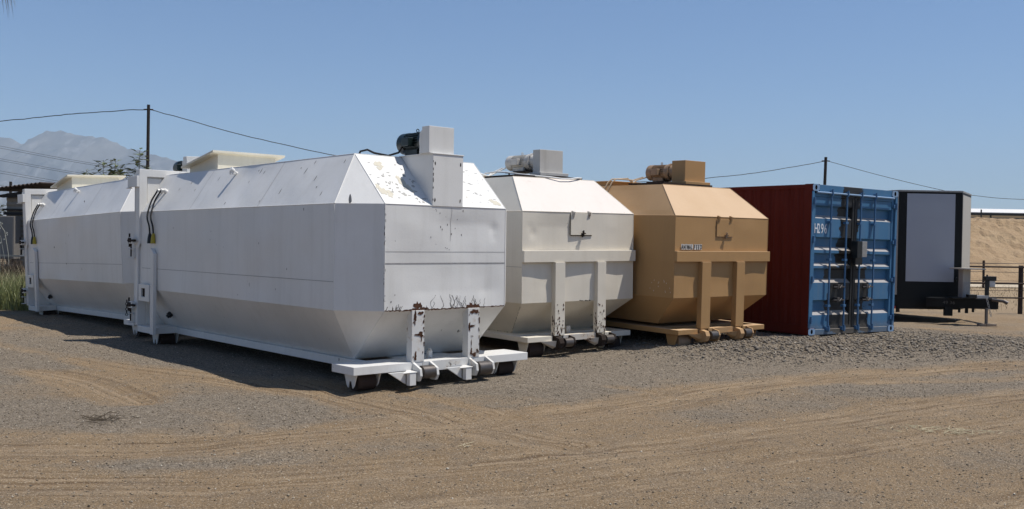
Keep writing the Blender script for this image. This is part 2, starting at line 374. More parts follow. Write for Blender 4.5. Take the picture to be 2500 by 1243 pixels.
    m = MB(); m.box((-.005, -.01, .2), (.90, .44, .289)); m.box((1.58, -.01, .2), (W, .44, .289)); m.box((.9, .02, .205), (1.58, .44, .285)); m.box((.86,.44,.28),(W-.86,.7,.286))
    m.build('front_deck', WHITE, root, .006)
    m = MB(); m.box((.90, -.012, .175), (1.58, .02, .291)); m.build('hook_crossbar', WHITE_RUST, root, .004)
    m = MB(); m.box((-.035, L-.62, .205), (.36, L+.0, .30)); m.box((W-.36, L-.62, .205), (W+.035, L, .30)); m.box((.36, L-.2, .21), (W-.36, L, .29)); m.build('rear_sill', WHITE, root, .005)
    # wheels
    for xx in (.13, W-.36):
        for yy in (.2, L-.42): wheel_set(root, xx, xx+.23, yy, .100, .2, WHITE)
    # hook posts and nose rollers
    for i, xx in enumerate((.747, 1.55)):
        m = MB(); m.box((xx, -.014, .289), (xx+.172, .09, z1-.004)); rdp = random.Random(i+2)
        for (px, pz, rx, rz) in (((.12,.60,.045,.028),(.07,.60,.05,.012),(.13,.56,.008,.05),(.05,.36,.022,.045),(.045,.80,.03,.06),(.12,.84,.045,.02),(.04,.78,.012,.09)) if i == 0 else ((.05,.66,.06,.017),(.14,.37,.02,.03),(.05,.36,.02,.035),(.09,.32,.035,.03),(.06,.54,.03,.006),(.05,.46,.008,.08),(.09,.83,.06,.03),(.02,.65,.014,.06))):
            m.blob((xx+px, -.018, pz), rx*.82, rz*.85, (1,0,0), (0,0,1), 1, 12, .5, px+pz)
        for _ in range(14): m.blob((xx+rdp.choice([rdp.uniform(0,.02), rdp.uniform(.15,.17)]), -.0175, rdp.uniform(.3,.86)), .007, rdp.uniform(.006,.022), (1,0,0), (0,0,1), 1, 7, .4, rdp.random())
        m.build('hook_post', [WHITE_RUST, RUST], root, .003)
    for i, (xa, xb2, zc, rr) in enumerate(((.815,.98,.185,.074),(1.62,1.80,.165,.082))):
        m = MB()
        for px in (xa-.055, xb2+.012): m.prism([(-.012,.288),(.02,.288),(.02,.10),(-.06,.085),(-.13,.09),(-.165,.15),(-.15,.23)], 0, px, px+.034)
        m.build('roller_cheek', WHITE_RUST, root, .004)
        m = MB(); m.tube([(xa,-.10,zc),(xa+.01,-.10,zc),(xb2-.01,-.10,zc),(xb2,-.10,zc)], rr, 24); m.cyl((xa-.05,-.10,zc),(xb2+.04,-.10,zc), .02, 12); m.build('nose_roller', STEELD, root, .006)
    for i, (xc, sg) in enumerate(((.74, -1), (1.53, -1))):
        m = MB()
        m.add([(xc, -.14, .20), (xc+sg*.20, -.14, .20), (xc+sg*.05, .0, .205), (xc, .0, .205), (xc,-.14,.192), (xc+sg*.20,-.14,.192), (xc+sg*.05,.0,.197), (xc,.0,.197)], [(0,1,2,3),(7,6,5,4),(0,4,5,1),(1,5,6,2),(2,6,7,3),(3,7,4,0)])
        m.box((xc+sg*.10, -.135, .05), (xc+sg*.015, -.07, .192)); m.prism([(xc+sg*.33, .2), (xc+sg*.10, .2), (xc+sg*.10, .06)], 1, -.06, -.04)
        m.build('gusset', WHITE, root, .004)
    m = MB(); m.prism([(.30,.289),(.30,.40),(.25,.40),(.24,.375),(.272,.355),(.265,.31),(.23,.289)], 0, 1.2, 1.214); m.box((1.18,.255,.286),(1.235,.30,.37)); m.build('pull_hook', WHITE_RUST, root, .002)
    # rear bulkhead frame
    m = MB(); y0, y1 = L-.05, L+.10
    m.prism([(-.035,2.715),(-.035,1.50),(.085,1.78),(.085,2.60),(.60,2.60),(.60,2.715)], 1, y0, y0+.05)
    m.prism([(W+.035,2.715),(W-.60,2.715),(W-.60,2.60),(W-.085,2.60),(W-.085,1.78),(W+.035,1.50)], 1, y0, y0+.05)
    m.box((.60, y0, 2.60), (W-.60, y0+.05, 2.714)); m.box((-.035, y0+.05, .30), (.10, y1, 2.713)); m.box((W-.10, y0+.05, .30), (W+.035, y1, 2.713)); m.box((.10, y0+.05, 2.58), (W-.10, y1, 2.712))
    m.box((.10, L-.018, .30), (W-.10, L+.03, 2.58))
    m.build('rear_frame', WHITE, root, .005)
    m = MB(); m.box((.02, y1+.012, .31), (W-.02, y1+.09, 2.68))
    for zz in (.9, 1.5, 2.1): m.box((.02, y1+.09, zz), (W-.02, y1+.15, zz+.1))
    m.cyl((-.01, y1+.05, .30), (-.01, y1+.05, 2.66), .022, 12); m.build('rear_door', WHITE, root, .005)
    m = MB()
    for zz in (2.44,): m.box((-.075, L-.05, zz), (-.034, L+.34, zz+.17))
    m.ring((-.06, L+.30, 2.43), 2, .04, .008, 14, 6)
    m.build('hinge', WHITE, root, .004)
    for z_, nm in ((1.56, 0), (.56, 1)):
        m = MB(); m.box((-.10, L+.06, z_), (-.034, L+.2, z_+.10), 0); m.cyl((-.09, L-.03, z_+.05), (-.09, L+.25, z_+.05), .020, 10, 1)
        m.cyl((-.09, L+.2, z_-.05), (-.09, L+.2, z_+.16), .014, 8, 1); m.cyl((-.09, L+.13, z_-.20), (-.09, L+.13, z_+.02), .012, 8, 1); m.box((-.11, L+.1, z_+.02), (-.07, L+.22, z_+.09), 1)
        m.build('ratchet_binder', [WHITE, DKSCR_SHADE], root, .003)
        m = MB()
        for k in range(2): m.ring((-.07, L+.14, z_-.08-.14*k), 2, .055, .006, 14, 6)
        m.box((-.06, L+.09, z_-.22), (-.034, L+.19, z_-.10)); m.build('door_loop', WHITE_RUST, root)
    m = MB(); 
    for k in range(6):
        c = Vector((-.10, L+.27, .66-.042*k)); m.ring(c, k % 2, .020, .005, 10, 5)
    m.build('chain', DKSCR_SHADE, root)
    # brace, latch plate
    m = MB(); m.prism([(L-.72,.205),(L-.60,.205),(L-.60,1.50),(L-.72,1.42)], 0, -.065, -.012); m.build('side_brace', WHITE, root, .003)
    m = MB(); y2, y3 = L-.54, L-.12
    m.box((-.062, y2, .69), (-.036, y2+.16, .945)); m.box((-.062, y3-.10, .69), (-.036, y3, .945)); m.box((-.062, y2+.16, .69), (-.036, y3-.10, .755)); m.box((-.062, y2+.16, .885), (-.036, y3-.10, .945))
    m.box((-.034, y2+.1, .70), (-.030, y3-.05, .94), 1); m.build('latch_plate', [WHITE, DKSCR_SHADE], root, .002)  # dark sheet behind the slot stands in for its shade
    # hydraulic port, conduit knob, side bolt
    n_ = Vector((-.58, 0, -.485)).normalized(); c = Vector((.248, L-.62, .506)); m = MB(); m.cyl(c, c+n_*.05, .045, 16); m.cyl(c+n_*.05, c+n_*.075, .03, 12); m.build('hose_port', BLACKM, root)
    c = Vector((.32, 3.54, 2.548)); m = MB(); m.cyl(c-sN*.02, c+sN*.07, .022, 12); m.cyl(c+sN*.05, c+sN*.10, .034, 12); m.box(c+Vector((-.09,-.02,-.02)), c+Vector((-.01,.02,.03))); m.build('lifting_stud', WHITE, root, .004)
    # pair of cables from the roof chamfer
    for k, (yy, pm) in enumerate(((5.80, BLACKM), (5.66, YELLOW))):
        yy += L-6.2+.02; a = Vector((.20, yy, z2+(z3-z2)*.52)); o_ = sN*.05
        pts = [a+sN*.02, a+sN*.07, a+o_+Vector((-.06,.02,-.06)), a+Vector((-.16,.05,-.16)), Vector((-.035, yy+.0, 1.98)), Vector((-.03, yy-.07, 1.83)), Vector((-.03, yy-.10, 1.70))]
        fine = []
        for i in range(len(pts)-1):
            for s_ in range(4):
                p0, p1, p2, p3 = pts[max(i-1,0)], pts[i], pts[i+1], pts[min(i+2,len(pts)-1)]; u = s_/4
                fine.append(.5*((2*p1)+(p2-p0)*u+(2*p0-5*p1+4*p2-p3)*u*u+(3*p1-p0-3*p2+p3)*u**3))
        fine.append(pts[-1]); m = MB(); m.tube(fine, .0125, 10); cb = m.build('power_cable', RUBBER, root)
        m = MB(); e_ = fine[-1]; m.tube([e_+Vector((0,0,.02)), e_, e_-Vector((.005,0,.05)), e_-Vector((.005,0,.13))], .018, 12, r1=.036); m.build('plug', pm, cb)
        m = MB(); m.cyl(a-sN*.01, a+sN*.05, .034, 12); m.cyl(a+sN*.04, a+sN*.075+Vector((-.02,0,-.02)), .026, 12); m.build('cable_gland', WHITE, cb, .003)
    # auger housing on the front slope, drive cover, motor
    m = MB(); xa, xb2 = 1.02, 1.455
    m.add([(xa,-.007,z2-.004),(xb2,-.007,z2-.004),(xb2,-.007,2.643),(xa,-.007,2.643),(xa,.62,2.643),(xb2,.62,2.643),(xa,.03,z2-.004),(xb2,.03,z2-.004)], [(0,1,2,3),(0,3,4,6),(1,7,5,2),(3,2,5,4),(0,6,7,1)])
    for zz in (2.12, 2.54):
        for xx in (xa+.03, xb2-.04): m.blob((xx,-.0085,zz), .009, .022, (1,0,.1), (0,0,1), 1, 8, .4, zz+xx)
    for k in range(10): m.blob((xa+.004,-.0085,rd.uniform(2.1,2.6)), .006, .014, (1,0,0), (0,0,1), 1, 6, .4, rd.random())
    m.box((xa-.012,-.014,2.6435),(xb2+.01,.66,2.656))
    m.build('auger_housing', [WHITE, DKSCR_SHADE], root, .003)
    m = MB(); m.box((.988,.03,2.657),(1.345,.17,2.965)); m.box((.988,.17,2.657),(1.02,.22,2.90)); m.box((1.0,.17,2.657),(1.32,.24,2.69))
    cap = m.build('drive_cover', WHITE, root, .004)
    for k in range(0): pass
    motor_parts(root, (1.18, 2.815), .30, .78, .125, GREENBLK, WHITE)
    m = MB(); m.prism([(.17,2.657),(.26,2.657),(.26,2.92),(.17,2.96)], 0, 1.03, 1.33); m.build('motor_mount', WHITE, root, .003)
    m = MB(); m.tube([(1.05,.62,2.80),(1.02,.68,2.70),(.95,.80,2.665),(.85,.95,2.70),(.80,1.02,2.74),(.74,1.08,2.72),(.72,1.10,2.65)], .013, 8); m.build('motor_cable', RUBBER, root)
    # flared loading hopper
    m = MB(); hx0, hx1, yf, yr = .50, 1.42, 4.53, 5.52
    zf, zr = 2.895, 2.742
    m.add([(hx0,yf,2.63),(hx1,yf,2.63),(hx1,yf,zf),(hx0,yf,zf),(hx0,yr,2.63),(hx1,yr,2.63),(hx1,yr,zr),(hx0,yr,zr)], [(0,1,2,3),(1,5,6,2),(5,4,7,6),(4,0,3,7)])
    m.build('loading_hopper', HOPW, root, .003)
    m = MB(); fx0, fx1 = hx0-.10, hx1+.13
    def fz(y): return zf + (y-yf)*(zr-zf)/(yr-yf)
    A_ = [(fx0,yf-.05),(fx1,yf-.05),(fx1,yr+.1),(fx0,yr+.1)]; B_ = [(hx0+.01,yf+.01),(hx1-.01,yf+.01),(hx1-.01,yr-.01),(hx0+.01,yr-.01)]
    vs = [(x,y,fz(y)+.028) for x,y in A_]+[(x,y,fz(y)+.02) for x,y in B_]+[(x,y,fz(y)-.004) for x,y in A_]+[(x,y,fz(y)-.014) for x,y in B_]
    fs = []
    for i in range(4):
        j = (i+1) % 4; fs += [(i,j,j+4,i+4),(i+8,i+12,j+12,j+8),(i,i+8,j+8,j),(i+4,j+4,j+12,i+12)]
    m.add(vs, fs); m.build('hopper_flange', HOPW, root, .003)
    return root

binA = white_bin((-1.671,10.312,-.032), (-.15,-.30,41.26), 'nearest long white steel bin, rust scratched along its front edge, dark green motor on top', 6.2)
binD = white_bin((-6.078,15.586,-.017), (-1.18,-2.50,41.12), 'farther white steel bin at the left, standing behind the rear end of the nearest bin', 5.92, False)

# =================================================================== roll-off feed bins (B, C)
def rolloff(loc, rot, label, dims, mats, label_kw, cap, plate, motor, seed):
    W, z0, z1, z2, z3, sx, yt, xb, yb = dims; P, PT, PR, MM, CD = mats; L = 5.6
    root = empty('roll_off_feed_bin', loc, rot); tag(root, label, 'container', 'roll off feed bins with hatches')
    dents = [((.12,0,z2-.22),.06,.014),((2.0,0,z2-.03),.05,.012),((.2,0,1.85),.07,.02),((.6,0,1.75),.5,.012)] if seed == 21 else [((1.4,0,1.2),.3,.01)]
    m = lozenge_hull(W, L, z0, z1, z2, z3, sx, yt, xb, yb, .0, .0, seed, dents)
    for A_, B_ in (((0,0,z1),(0,0,z2)), ((W,0,z1),(W,0,z2)), ((0,0,z2),(W,0,z2)), ((0,0,z2),(sx,yt,z3)), ((W,0,z2),(W-sx,yt,z3)), ((sx,yt,z3),(W-sx,yt,z3)), ((0,0,z1),(xb,yb,z0)), ((0,0,z2),(0,L,z2))):
        m.tube([A_, B_], .005, 6, 0)
    m.on = 4; m.ribbon([(0,i*.1,1.36) for i in range(int(L*10))], .005, (-1,0,0), 3); m.on = None
    rd = random.Random(seed)
    if seed == 21:
        for _ in range(45):
            u = rd.random(); c = Vector((0,0,z1)).lerp(Vector((xb,yb,z0)), rd.betavariate(1.2,1.4)); m.blob(c+Vector((-.004-rd.uniform(0,.012),-.005,-.002)), .005, rd.uniform(.004,.012), (.5,.3,0), (0,0,1), 2, 6, .5, rd.random())
        for _ in range(70): m.blob((xb-.022, rd.uniform(yb,yb+1.2), z0+rd.betavariate(1,3)*.08+.006), rd.uniform(.006,.02), rd.uniform(.003,.008), (0,1,0), (-.4,0,.5), 2, 7, .5, rd.random())
        for _ in range(10): m.blob((rd.uniform(1.1,1.35),-.004,z1+rd.uniform(-.002,.008)), .02, .005, (1,0,0), (0,0,1), 2, 7, .5, rd.random())
    else:
        for _ in range(14): m.blob((rd.uniform(-.1,.1)*0-.009, rd.uniform(.03,.5), rd.uniform(.85,1.1)), .005, .012, (0,1,0), (0,0,1), 4, 6, .5, rd.random())
    m.build('hull', [P, PT, DKSCR_SHADE, SEAM if seed == 21 else P, CREAM], root)
    # front beam, posts
    m = MB(); zb0, zb1 = label_kw['beam']; m.box((-.004,-.055,zb0),(W+.008,-.003,zb1)); m.build('front_beam', P, root, .005)
    pz = label_kw['deck']
    for (x0, x1) in label_kw['posts']:
        m = MB(); m.box((x0,-.080,pz+.002),(x1,.016,zb0-.002)); r2 = random.Random(int(x0*100))
        if seed == 21:
            for _ in range(30):
                zz = pz+r2.betavariate(1,2.2)*.55; m.blob((r2.uniform(x0+.01,x1-.01),-.0835,zz), r2.uniform(.004,.014), r2.uniform(.005,.024), (1,0,0), (0,0,1), 1, 9, .5, r2.random())
            for _ in range(16): m.blob((x0-.0035,r2.uniform(-.07,-.01),pz+r2.random()*.3), .008, .02, (0,-1,0), (0,0,1), 1, 8, .5, r2.random())
        m.build('hook_post', [P if seed != 21 else CREAM, RUST], root, .004)
    # hatch
    hx0, hx1, hz0, hz1 = label_kw['hatch']; m = MB(); m.box((hx0,-.014,hz0),(hx1,-.002,hz1)); h = m.build('hatch', P, root, .002)
    for q in (.06, .80):
        m = MB(); xx = hx0 + (hx1-hx0)*q; m.add([(xx,-.016,z2-.09),(xx,-.045,z2+.005),(xx,-.02,z2+.022),(xx,.02,z2+.02),(xx+.035,-.016,z2-.09),(xx+.035,-.045,z2+.005),(xx+.035,-.02,z2+.022),(xx+.035,.02,z2+.02)], [(0,1,5,4),(1,2,6,5),(2,3,7,6),(3,0,4,7),(0,3,2,1),(4,5,6,7)]); m.build('hatch_hinge', PR, h, .003)
    m = MB(); xm = (hx0+hx1)/2+.01; m.cyl((xm,-.02,hz0-.03),(xm,-.05,hz0+.07),.012,8); m.box((xm-.02,-.045,hz0-.02),(xm+.02,-.014,hz0+.03)); m.cyl((xm-.03,-.05,hz0+.05),(xm+.04,-.05,hz0+.02),.008,8)
    m.ribbon([(hx0,-.004,hz0-.008),(hx1,-.004,hz0-.008)],.010,(0,-1,0)); m.ribbon([(hx0-.008,-.004,hz0),(hx0-.008,-.004,hz1)],.008,(0,-1,0)); m.build('hatch_latch', DKSCR_SHADE if seed == 21 else TANM, h)
    # deck frame
    m = MB(); dx = .10; dd = pz-.078
    m.box((dx-.02,-.048,dd),(x0_:=label_kw['posts'][0][0]-.02,.10,pz)); m.box((label_kw['posts'][1][1]+.02,-.048,dd),(W-.08,.10,pz)); m.box((x0_,-.02,dd+.004),(label_kw['posts'][1][1]+.02,.10,pz-.004))
    m.box((dx-.02,.10,dd),(dx+.08,L-.2,pz-.001)); m.box((W-.18,.10,dd),(W-.08,L-.2,pz-.001)); m.box((dx-.02,L-.2,dd),(W-.08,L,pz))
    m.box((dx+.08,.40,dd+.004),(W-.18,L-.2,pz-.006)); m.build('base_frame', P, root, .005)
    m = MB(); m.box((label_kw['posts'][0][1],-.052,dd-.01),(label_kw['posts'][1][0],-.022,pz+.004)); m.build('hook_crossbar', PR, root, .004)
    for xx in (.20, W-.48):
        for yy in (.16, L-.5): wheel_set(root, xx, xx+.26, yy, .125, dd, P, False, WHEELM if seed == 21 else TANM)
    for (x0, x1) in label_kw['posts']:
        xa = x0+.02; m = MB(); zc = pz-.10
        for px in (xa-.02, x1+.10): m.prism([(-.05,pz-.004),(.03,pz-.004),(.03,zc-.10),(-.09,zc-.11),(-.17,zc-.08),(-.2,zc),(-.17,zc+.07)], 0, px, px+(.09 if px == xa-.02 else .03))
        m.build('roller_cheek', PR if seed != 21 else DKSCR_SHADE, root, .004)
        m = MB(); m.tube([(x1-.06,-.13,zc),(x1-.05,-.13,zc),(x1+.08,-.13,zc),(x1+.09,-.13,zc)], .068, 24); m.build('nose_roller', STEELD, root, .006)
        m = MB(); m.add([(x0+.0,-.12,dd+.01),(x0-.24,-.03,dd+.0),(x0+.02,-.03,dd),(x0+.08,-.12,dd-.11),(x0+.02,-.03,dd-.13)],[(0,1,2),(0,3,4,2),(0,1,3),(1,4,3),(1,2,4)]); m.build('gusset', PR, root)
    m = MB(); xm = (label_kw['posts'][0][1]+label_kw['posts'][1][0])/2; m.box((xm-.05,.2,pz-.004),(xm+.03,.26,pz+.10)); m.build('pull_hook', PR, root, .004)
    # roof gear
    px0, px1, py0, py1 = plate; m = MB(); m.box((px0,py0,z3+.012),(px1,py1,z3+.04)); m.build('roof_plate', DKSCR_SHADE, root, .003)
    cx0, cx1, cy0, cy1, cz0, cz1 = cap; m = MB(); m.box((cx0,cy0,cz0),(cx1,cy1,cz1)); m.box((cx0-.03,cy0-.05,cz0-.045),(cx1+.08,cy1+.04,cz0+.005)); m.box((cx0-.12,cy0-.07,z3+.042),(cx1+.10,cy1+.08,z3+.052),1)
    m.build('drive_cover', [MM if seed == 21 else P, DKSCR_SHADE], root, .005)
    my0, my1, mx, mz, mr = motor; motor_parts(root, (mx, mz), my0, my1, mr, MM, MM)
    m = MB(); m.tube([(mx,cy1,mz),(mx,my0-.02,mz)], mr*.9, 20); m.build('gear_neck', MM, root)
    m = MB(); m.box((mx-.16,cy1,mz-mr*1.25-.02),(mx+.16,my1-.05,mz-mr*1.25)); 
    for yy in (cy1+.15, my1-.12):
        for xx in (mx-.13, mx+.13): m.cyl((xx,yy,z3+.03),(xx,yy,mz-mr*1.25),.014,8)
    m.build('motor_stand', DKSCR_SHADE, root)
    m = MB(); m.box((.42,2.1 if seed == 21 else 1.9,z3+.002),(1.5,3.6,z3+.075)); m.box((.38,2.05 if seed == 21 else 1.85,z3+.075),(1.54,3.64,z3+.09)); m.build('roof_lid', P if seed != 21 else CREAM_RUST, root, .004)
    # conduit draped over the roof edge
    for k in range(2):
        yy = (1.95 if seed == 21 else 1.75)+.10*k; x_ = sx
        m = MB(); m.tube([(mx-.14,my1-.05+.1*k,mz-.08),(mx-.3,my1+.05+.1*k,z3+.14),(mx-.55,my1-.1,z3+.07),(mx-.75,yy-.1,z3+.11+.03*k),(x_+.10,yy,z3+.12),(x_,yy,z3+.06),(x_-.06,yy+.01,z3-.05),(x_*.45,yy+.06,z2+(z3-z2)*.42),(x_*.22,yy+.30,z2+(z3-z2)*.28),(x_*.2,yy+.55,z2+(z3-z2)*.26)], .012, 8)
        m.build('conduit', CD, root)
    if seed == 21:
        m = MB(); m.tube([(.55,1.7,z3+.1),(.6,1.45,z3+.12),(.62,1.2,z3+.10),(.65,.9,z3+.06),(.8,.66,z3+.03),(1.0,.60,z3+.02),(1.2,.55,z3+.0),(1.4,.56,z3+.005),(1.6,.60,z3+.03),(1.7,.64,z3+.03)], .012, 8); m.build('conduit', CD, root)
    return root

binB = rolloff((.158,14.053,-.084), (.33,-.80,37.63), 'cream white roll off bin between the long white bins and the tan one',
    (2.25,.30,.83,2.178,2.716,.293,.619,.342,.68), (CREAM, CREAM_TOP, CREAM_RUST, GREASEW, CONDW),
    dict(beam=(1.428,1.602), posts=((.575,.765),(1.425,1.60)), deck=.331, hatch=(.925,1.36,1.835,2.165)),
    (1.05,1.53,.9,1.08,2.82,3.19), (.40,1.76,.68,1.5), (1.40,1.98,1.30,3.03,.125), 21)
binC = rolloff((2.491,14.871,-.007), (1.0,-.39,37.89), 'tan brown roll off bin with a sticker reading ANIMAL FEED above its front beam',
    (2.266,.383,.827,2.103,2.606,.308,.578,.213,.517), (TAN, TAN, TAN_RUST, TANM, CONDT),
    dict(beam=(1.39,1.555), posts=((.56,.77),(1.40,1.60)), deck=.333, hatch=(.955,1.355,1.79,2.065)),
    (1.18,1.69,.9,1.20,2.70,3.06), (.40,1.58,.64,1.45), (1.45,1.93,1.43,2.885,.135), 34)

# ------------------------------------------------------------------ lettering helper
def letters(txt, size, mat, parent, loc, name='lettering', sx=1.0, ext=.0012, bold=0, rotx=90):
    cu = bpy.data.curves.new(name, 'FONT'); cu.body = txt; cu.size = size; cu.extrude = ext; cu.offset = bold; cu.align_x = 'LEFT'
    tmp = bpy.data.objects.new(name, cu); COL.objects.link(tmp); bpy.context.view_layer.update()
    me = bpy.data.meshes.new_from_object(tmp.evaluated_get(bpy.context.evaluated_depsgraph_get())); bpy.data.objects.remove(tmp)
    me.transform(Matrix.Translation(loc) @ Matrix.Rotation(R(rotx), 4, 'X') @ Matrix.Diagonal((sx, 1, 1, 1)))
    me.materials.clear(); me.materials.append(mat); o = bpy.data.objects.new(name, me); COL.objects.link(o); adopt(o, parent); return o
STKW = plain('sticker_white', (.62, .60, .56), .4, 0, .1, 10, .05); STKB = plain('sticker_black', (.012, .012, .012), .4, 0, .1, 10, .05)
st = MB(); xs = .128
for i, ch in enumerate('ANIMAL FEED'):
    if ch != ' ':
        w_ = .034 if ch == 'I' else .046; dz = random.Random(i).uniform(-.003,.003); st.box((xs,-.016,1.577+dz), (xs+w_,-.013,1.662+dz)); letters(ch, .098, STKB, binC, (xs+(.009 if ch == 'I' else .003), -.017, 1.586+dz), 'sticker_letter', .60, .0006, .0035)
    xs += .035 if ch == 'I' else (.0465 if ch != ' ' else .022)
st.build('sticker', STKW, binC)

# =================================================================== shipping container
def cont():
    root = empty('shipping_container', (5.076,16.467,.142), (.51,.36,34.63)); tag(root, 'shipping container with dark red side and blue doors numbered H296', 'container')
    W, H, L = 2.438, 2.591, 6.06
    blue, t, p = newmat('blue_door_paint'); co = N(t, 'ShaderNodeTexCoord').outputs['Object']
    nb = noise(t, co, 1.4, 5, .6); nf = noise(t, co, 30, 4, .6); ns = noise(t, co, 1, 4, .6, (6, 6, .6))
    c = mixc(t, ramp(t, nb, [(.3,0),(.7,1)]), (.045,.143,.265), (.060,.168,.30)); c = mixc(t, ramp(t, ns, [(.5,0),(.8,.5)]), c, (.11,.165,.225))
    # black over-painted zone round the locking bars
    sep = N(t, 'ShaderNodeSeparateXYZ'); t.links.new(co, sep.inputs[0]); X, Z = sep.outputs[0], sep.outputs[2]
    wob = mth(t, 'MULTIPLY', mth(t, 'SUBTRACT', noise(t, co, 3.2, 5, .65), .5), .42)
    d1 = mth(t, 'ADD', mth(t, 'ABSOLUTE', mth(t, 'SUBTRACT', X, 1.10)), wob)
    up_ = mth(t, 'LESS_THAN', d1, .275)
    d2 = mth(t, 'ADD', mth(t, 'ABSOLUTE', mth(t, 'SUBTRACT', X, 1.10)), wob); d3 = mth(t, 'ADD', mth(t, 'ABSOLUTE', mth(t, 'SUBTRACT', Z, .62)), wob)
    low = mth(t, 'MULTIPLY', mth(t, 'LESS_THAN', d2, .56), mth(t, 'LESS_THAN', d3, .58))
    blk = mth(t, 'MAXIMUM', up_, low)
    c = mixc(t, blk, c, mixc(t, nf, (.008,.009,.009), (.045,.043,.04)))
    low2 = ramp(t, mth(t, 'ADD', Z, mth(t, 'MULTIPLY', wob, .6)), [(.02,.55),(.22,0)]); c = mixc(t, low2, c, (.17,.15,.125))
    gN = N(t, 'ShaderNodeSeparateXYZ'); gG = N(t, 'ShaderNodeNewGeometry'); t.links.new(gG.outputs['True Normal'], gN.inputs[0]); dust = mth(t, 'MULTIPLY', ramp(t, gN.outputs[2], [(.35,0),(.6,1)]), ramp(t, nf, [(.2,.95),(.8,.6)])); c = mixc(t, dust, c, (.40,.355,.31))
    ch = mth(t, 'GREATER_THAN', mth(t, 'ADD', noise(t, co, 14, 6, .65), mth(t, 'MULTIPLY', nb, .25)), .84); c = mixc(t, ch, c, (.06,.03,.02))
    t.links.new(c, p.inputs['Base Color']); p.inputs['Roughness'].default_value = .5; p.inputs['Specular IOR Level'].default_value = .3; bump(t, nf, .002, .4, p)
    red = paint('red_container_paint', (.118,.017,.010), .65, .0, chipcol=(.05,.02,.015), dirt=.4, dirtcol=(.05,.006,.004), wave=.2, spec=.12)
    bar = paint('blue_bar_paint', (.045,.135,.27), .45, .02, dirt=.3, dirtcol=(.10,.14,.18), wave=.05)
    cast = paint('pale_blue_casting', (.22,.34,.50), .5, .05, dirt=.4, dirtcol=(.14,.18,.22), wave=.1)
    # corrugated side walls (trapezoid ribs) and rear, roof
    for nm, xo, sg in (('side_wall', .015, 1), ('side_wall', W-.015, -1)):
        m = MB(); y = .11; pts = []
        while y < L-.11: pts += [(y,0),(y+.07,0),(y+.105,.020),(y+.175,.020)]; y += .21
        pts.append((L-.1, 0))
        vs = [(xo+sg*d, yy, zz) for zz in (.16, H-.06) for yy, d in pts]; n = len(pts)
        m.add(vs, [(i, i+1, n+i+1, n+i) if sg < 0 else (n+i, n+i+1, i+1, i) for i in range(n-1)]); m.build(nm, red, root)
    m = MB(); m.box((0,.16,H-.075),(.055,L-.16,H-.008)); m.box((W-.055,.16,H-.075),(W,L-.16,H-.008)); m.box((.0,.16,.0),(.05,L-.16,.16)); m.box((W-.05,.16,0),(W,L-.16,.16))
    for yy in (1.7, 3.6): m.box((-.003,yy,.0),(.0,yy+.3,.11))
    m.build('side_rail', red, root, .005)
    m = MB(); m.box((.05,.05,H-.05),(W-.05,L-.05,H-.022))
    for i in range(26): m.box((.1,.25+i*.215,H-.022),(W-.1,.35+i*.215,H-.006))
    m.build('roof', red, root)
    m = MB(); m.box((.05,L-.05,.1),(W-.05,L-.02,H-.06)); m.box((.0,L-.12,0),(.12,L,H)); m.box((W-.12,L-.12,0),(W,L,H)); m.box((.05,.1,.10),(W-.05,L-.1,.14)); m.build('rear_wall', red, root)
    # door frame
    m = MB(); m.box((.0,.0,.118),(.062,.014,H-.118)); m.box((W-.062,.0,.118),(W,.10,H-.118)); m.box((.178,.006,H-.13),(W-.178,.10,H-.004)); m.box((.178,.01,.0),(W-.178,.12,.095))
    fr = m.build('door_frame', blue, root, .005)
    m = MB(); m.box((.0,.0145,.118),(.06,.16,H-.118)); m.build('corner_post', red, root); m = MB(); m.box((W-.016,.101,.118),(W,.16,H-.118)); m.build('corner_post', red, root)
    for x0 in (0, W-.178):
        for z_ in (0, H-.118):
            m = MB(); x1 = x0+.178; cx = (x0+x1)/2; zc = z_+.059; hw, hh = .030, .040
            # casting face with an oval aperture
            ov = [(cx+hw*math.cos(a)*1, zc+hh*math.sin(a)) for a in [2*math.pi*i/16 for i in range(16)]]
            sq = []
            for i in range(16):
                a = 2*math.pi*i/16; k = 1/max(abs(math.cos(a))/.089, abs(math.sin(a))/.059); sq.append((cx+math.cos(a)*k, zc+math.sin(a)*k))
            m.add([(a,-.004,b) for a,b in sq]+[(a,-.004,b) for a,b in ov]+[(a,.05,b) for a,b in ov], [(i,(i+1)%16,(i+1)%16+16,i+16) for i in range(16)])
            m.add([(a,-.004,b) for a,b in ov]+[(a,.05,b) for a,b in ov], [(i,(i+1)%16,(i+1)%16+16,i+16) for i in range(16)]+[tuple(range(16,32))], 1)  # aperture walls and back coloured dark for the shade inside
            e = .0; m.add([(x0,-.004,z_),(x1,-.004,z_),(x1,.16,z_),(x0,.16,z_),(x0,-.004,z_+.118),(x1,-.004,z_+.118),(x1,.16,z_+.118),(x0,.16,z_+.118)], [(0,3,2,1),(4,5,6,7),(1,2,6,5),(2,3,7,6),(3,0,4,7)], 2 if x0 == 0 else 0)
            m.build('corner_casting', [cast, DKSCR_SHADE, red], root)
    # door leaves: horizontal trapezoid corrugation
    prof = [(.105,0),(.34,0),(.41,.072),(.57,.072),(.60,0),(.90,0),(.965,.072),(1.125,.072),(1.15,0),(1.19,0),(1.245,.072),(1.39,.072),(1.415,0),(1.465,0),(1.525,.072),(1.66,.072),(1.69,0),(2.01,0),(2.065,.072),(2.21,.072),(2.235,0),(2.38,0)]
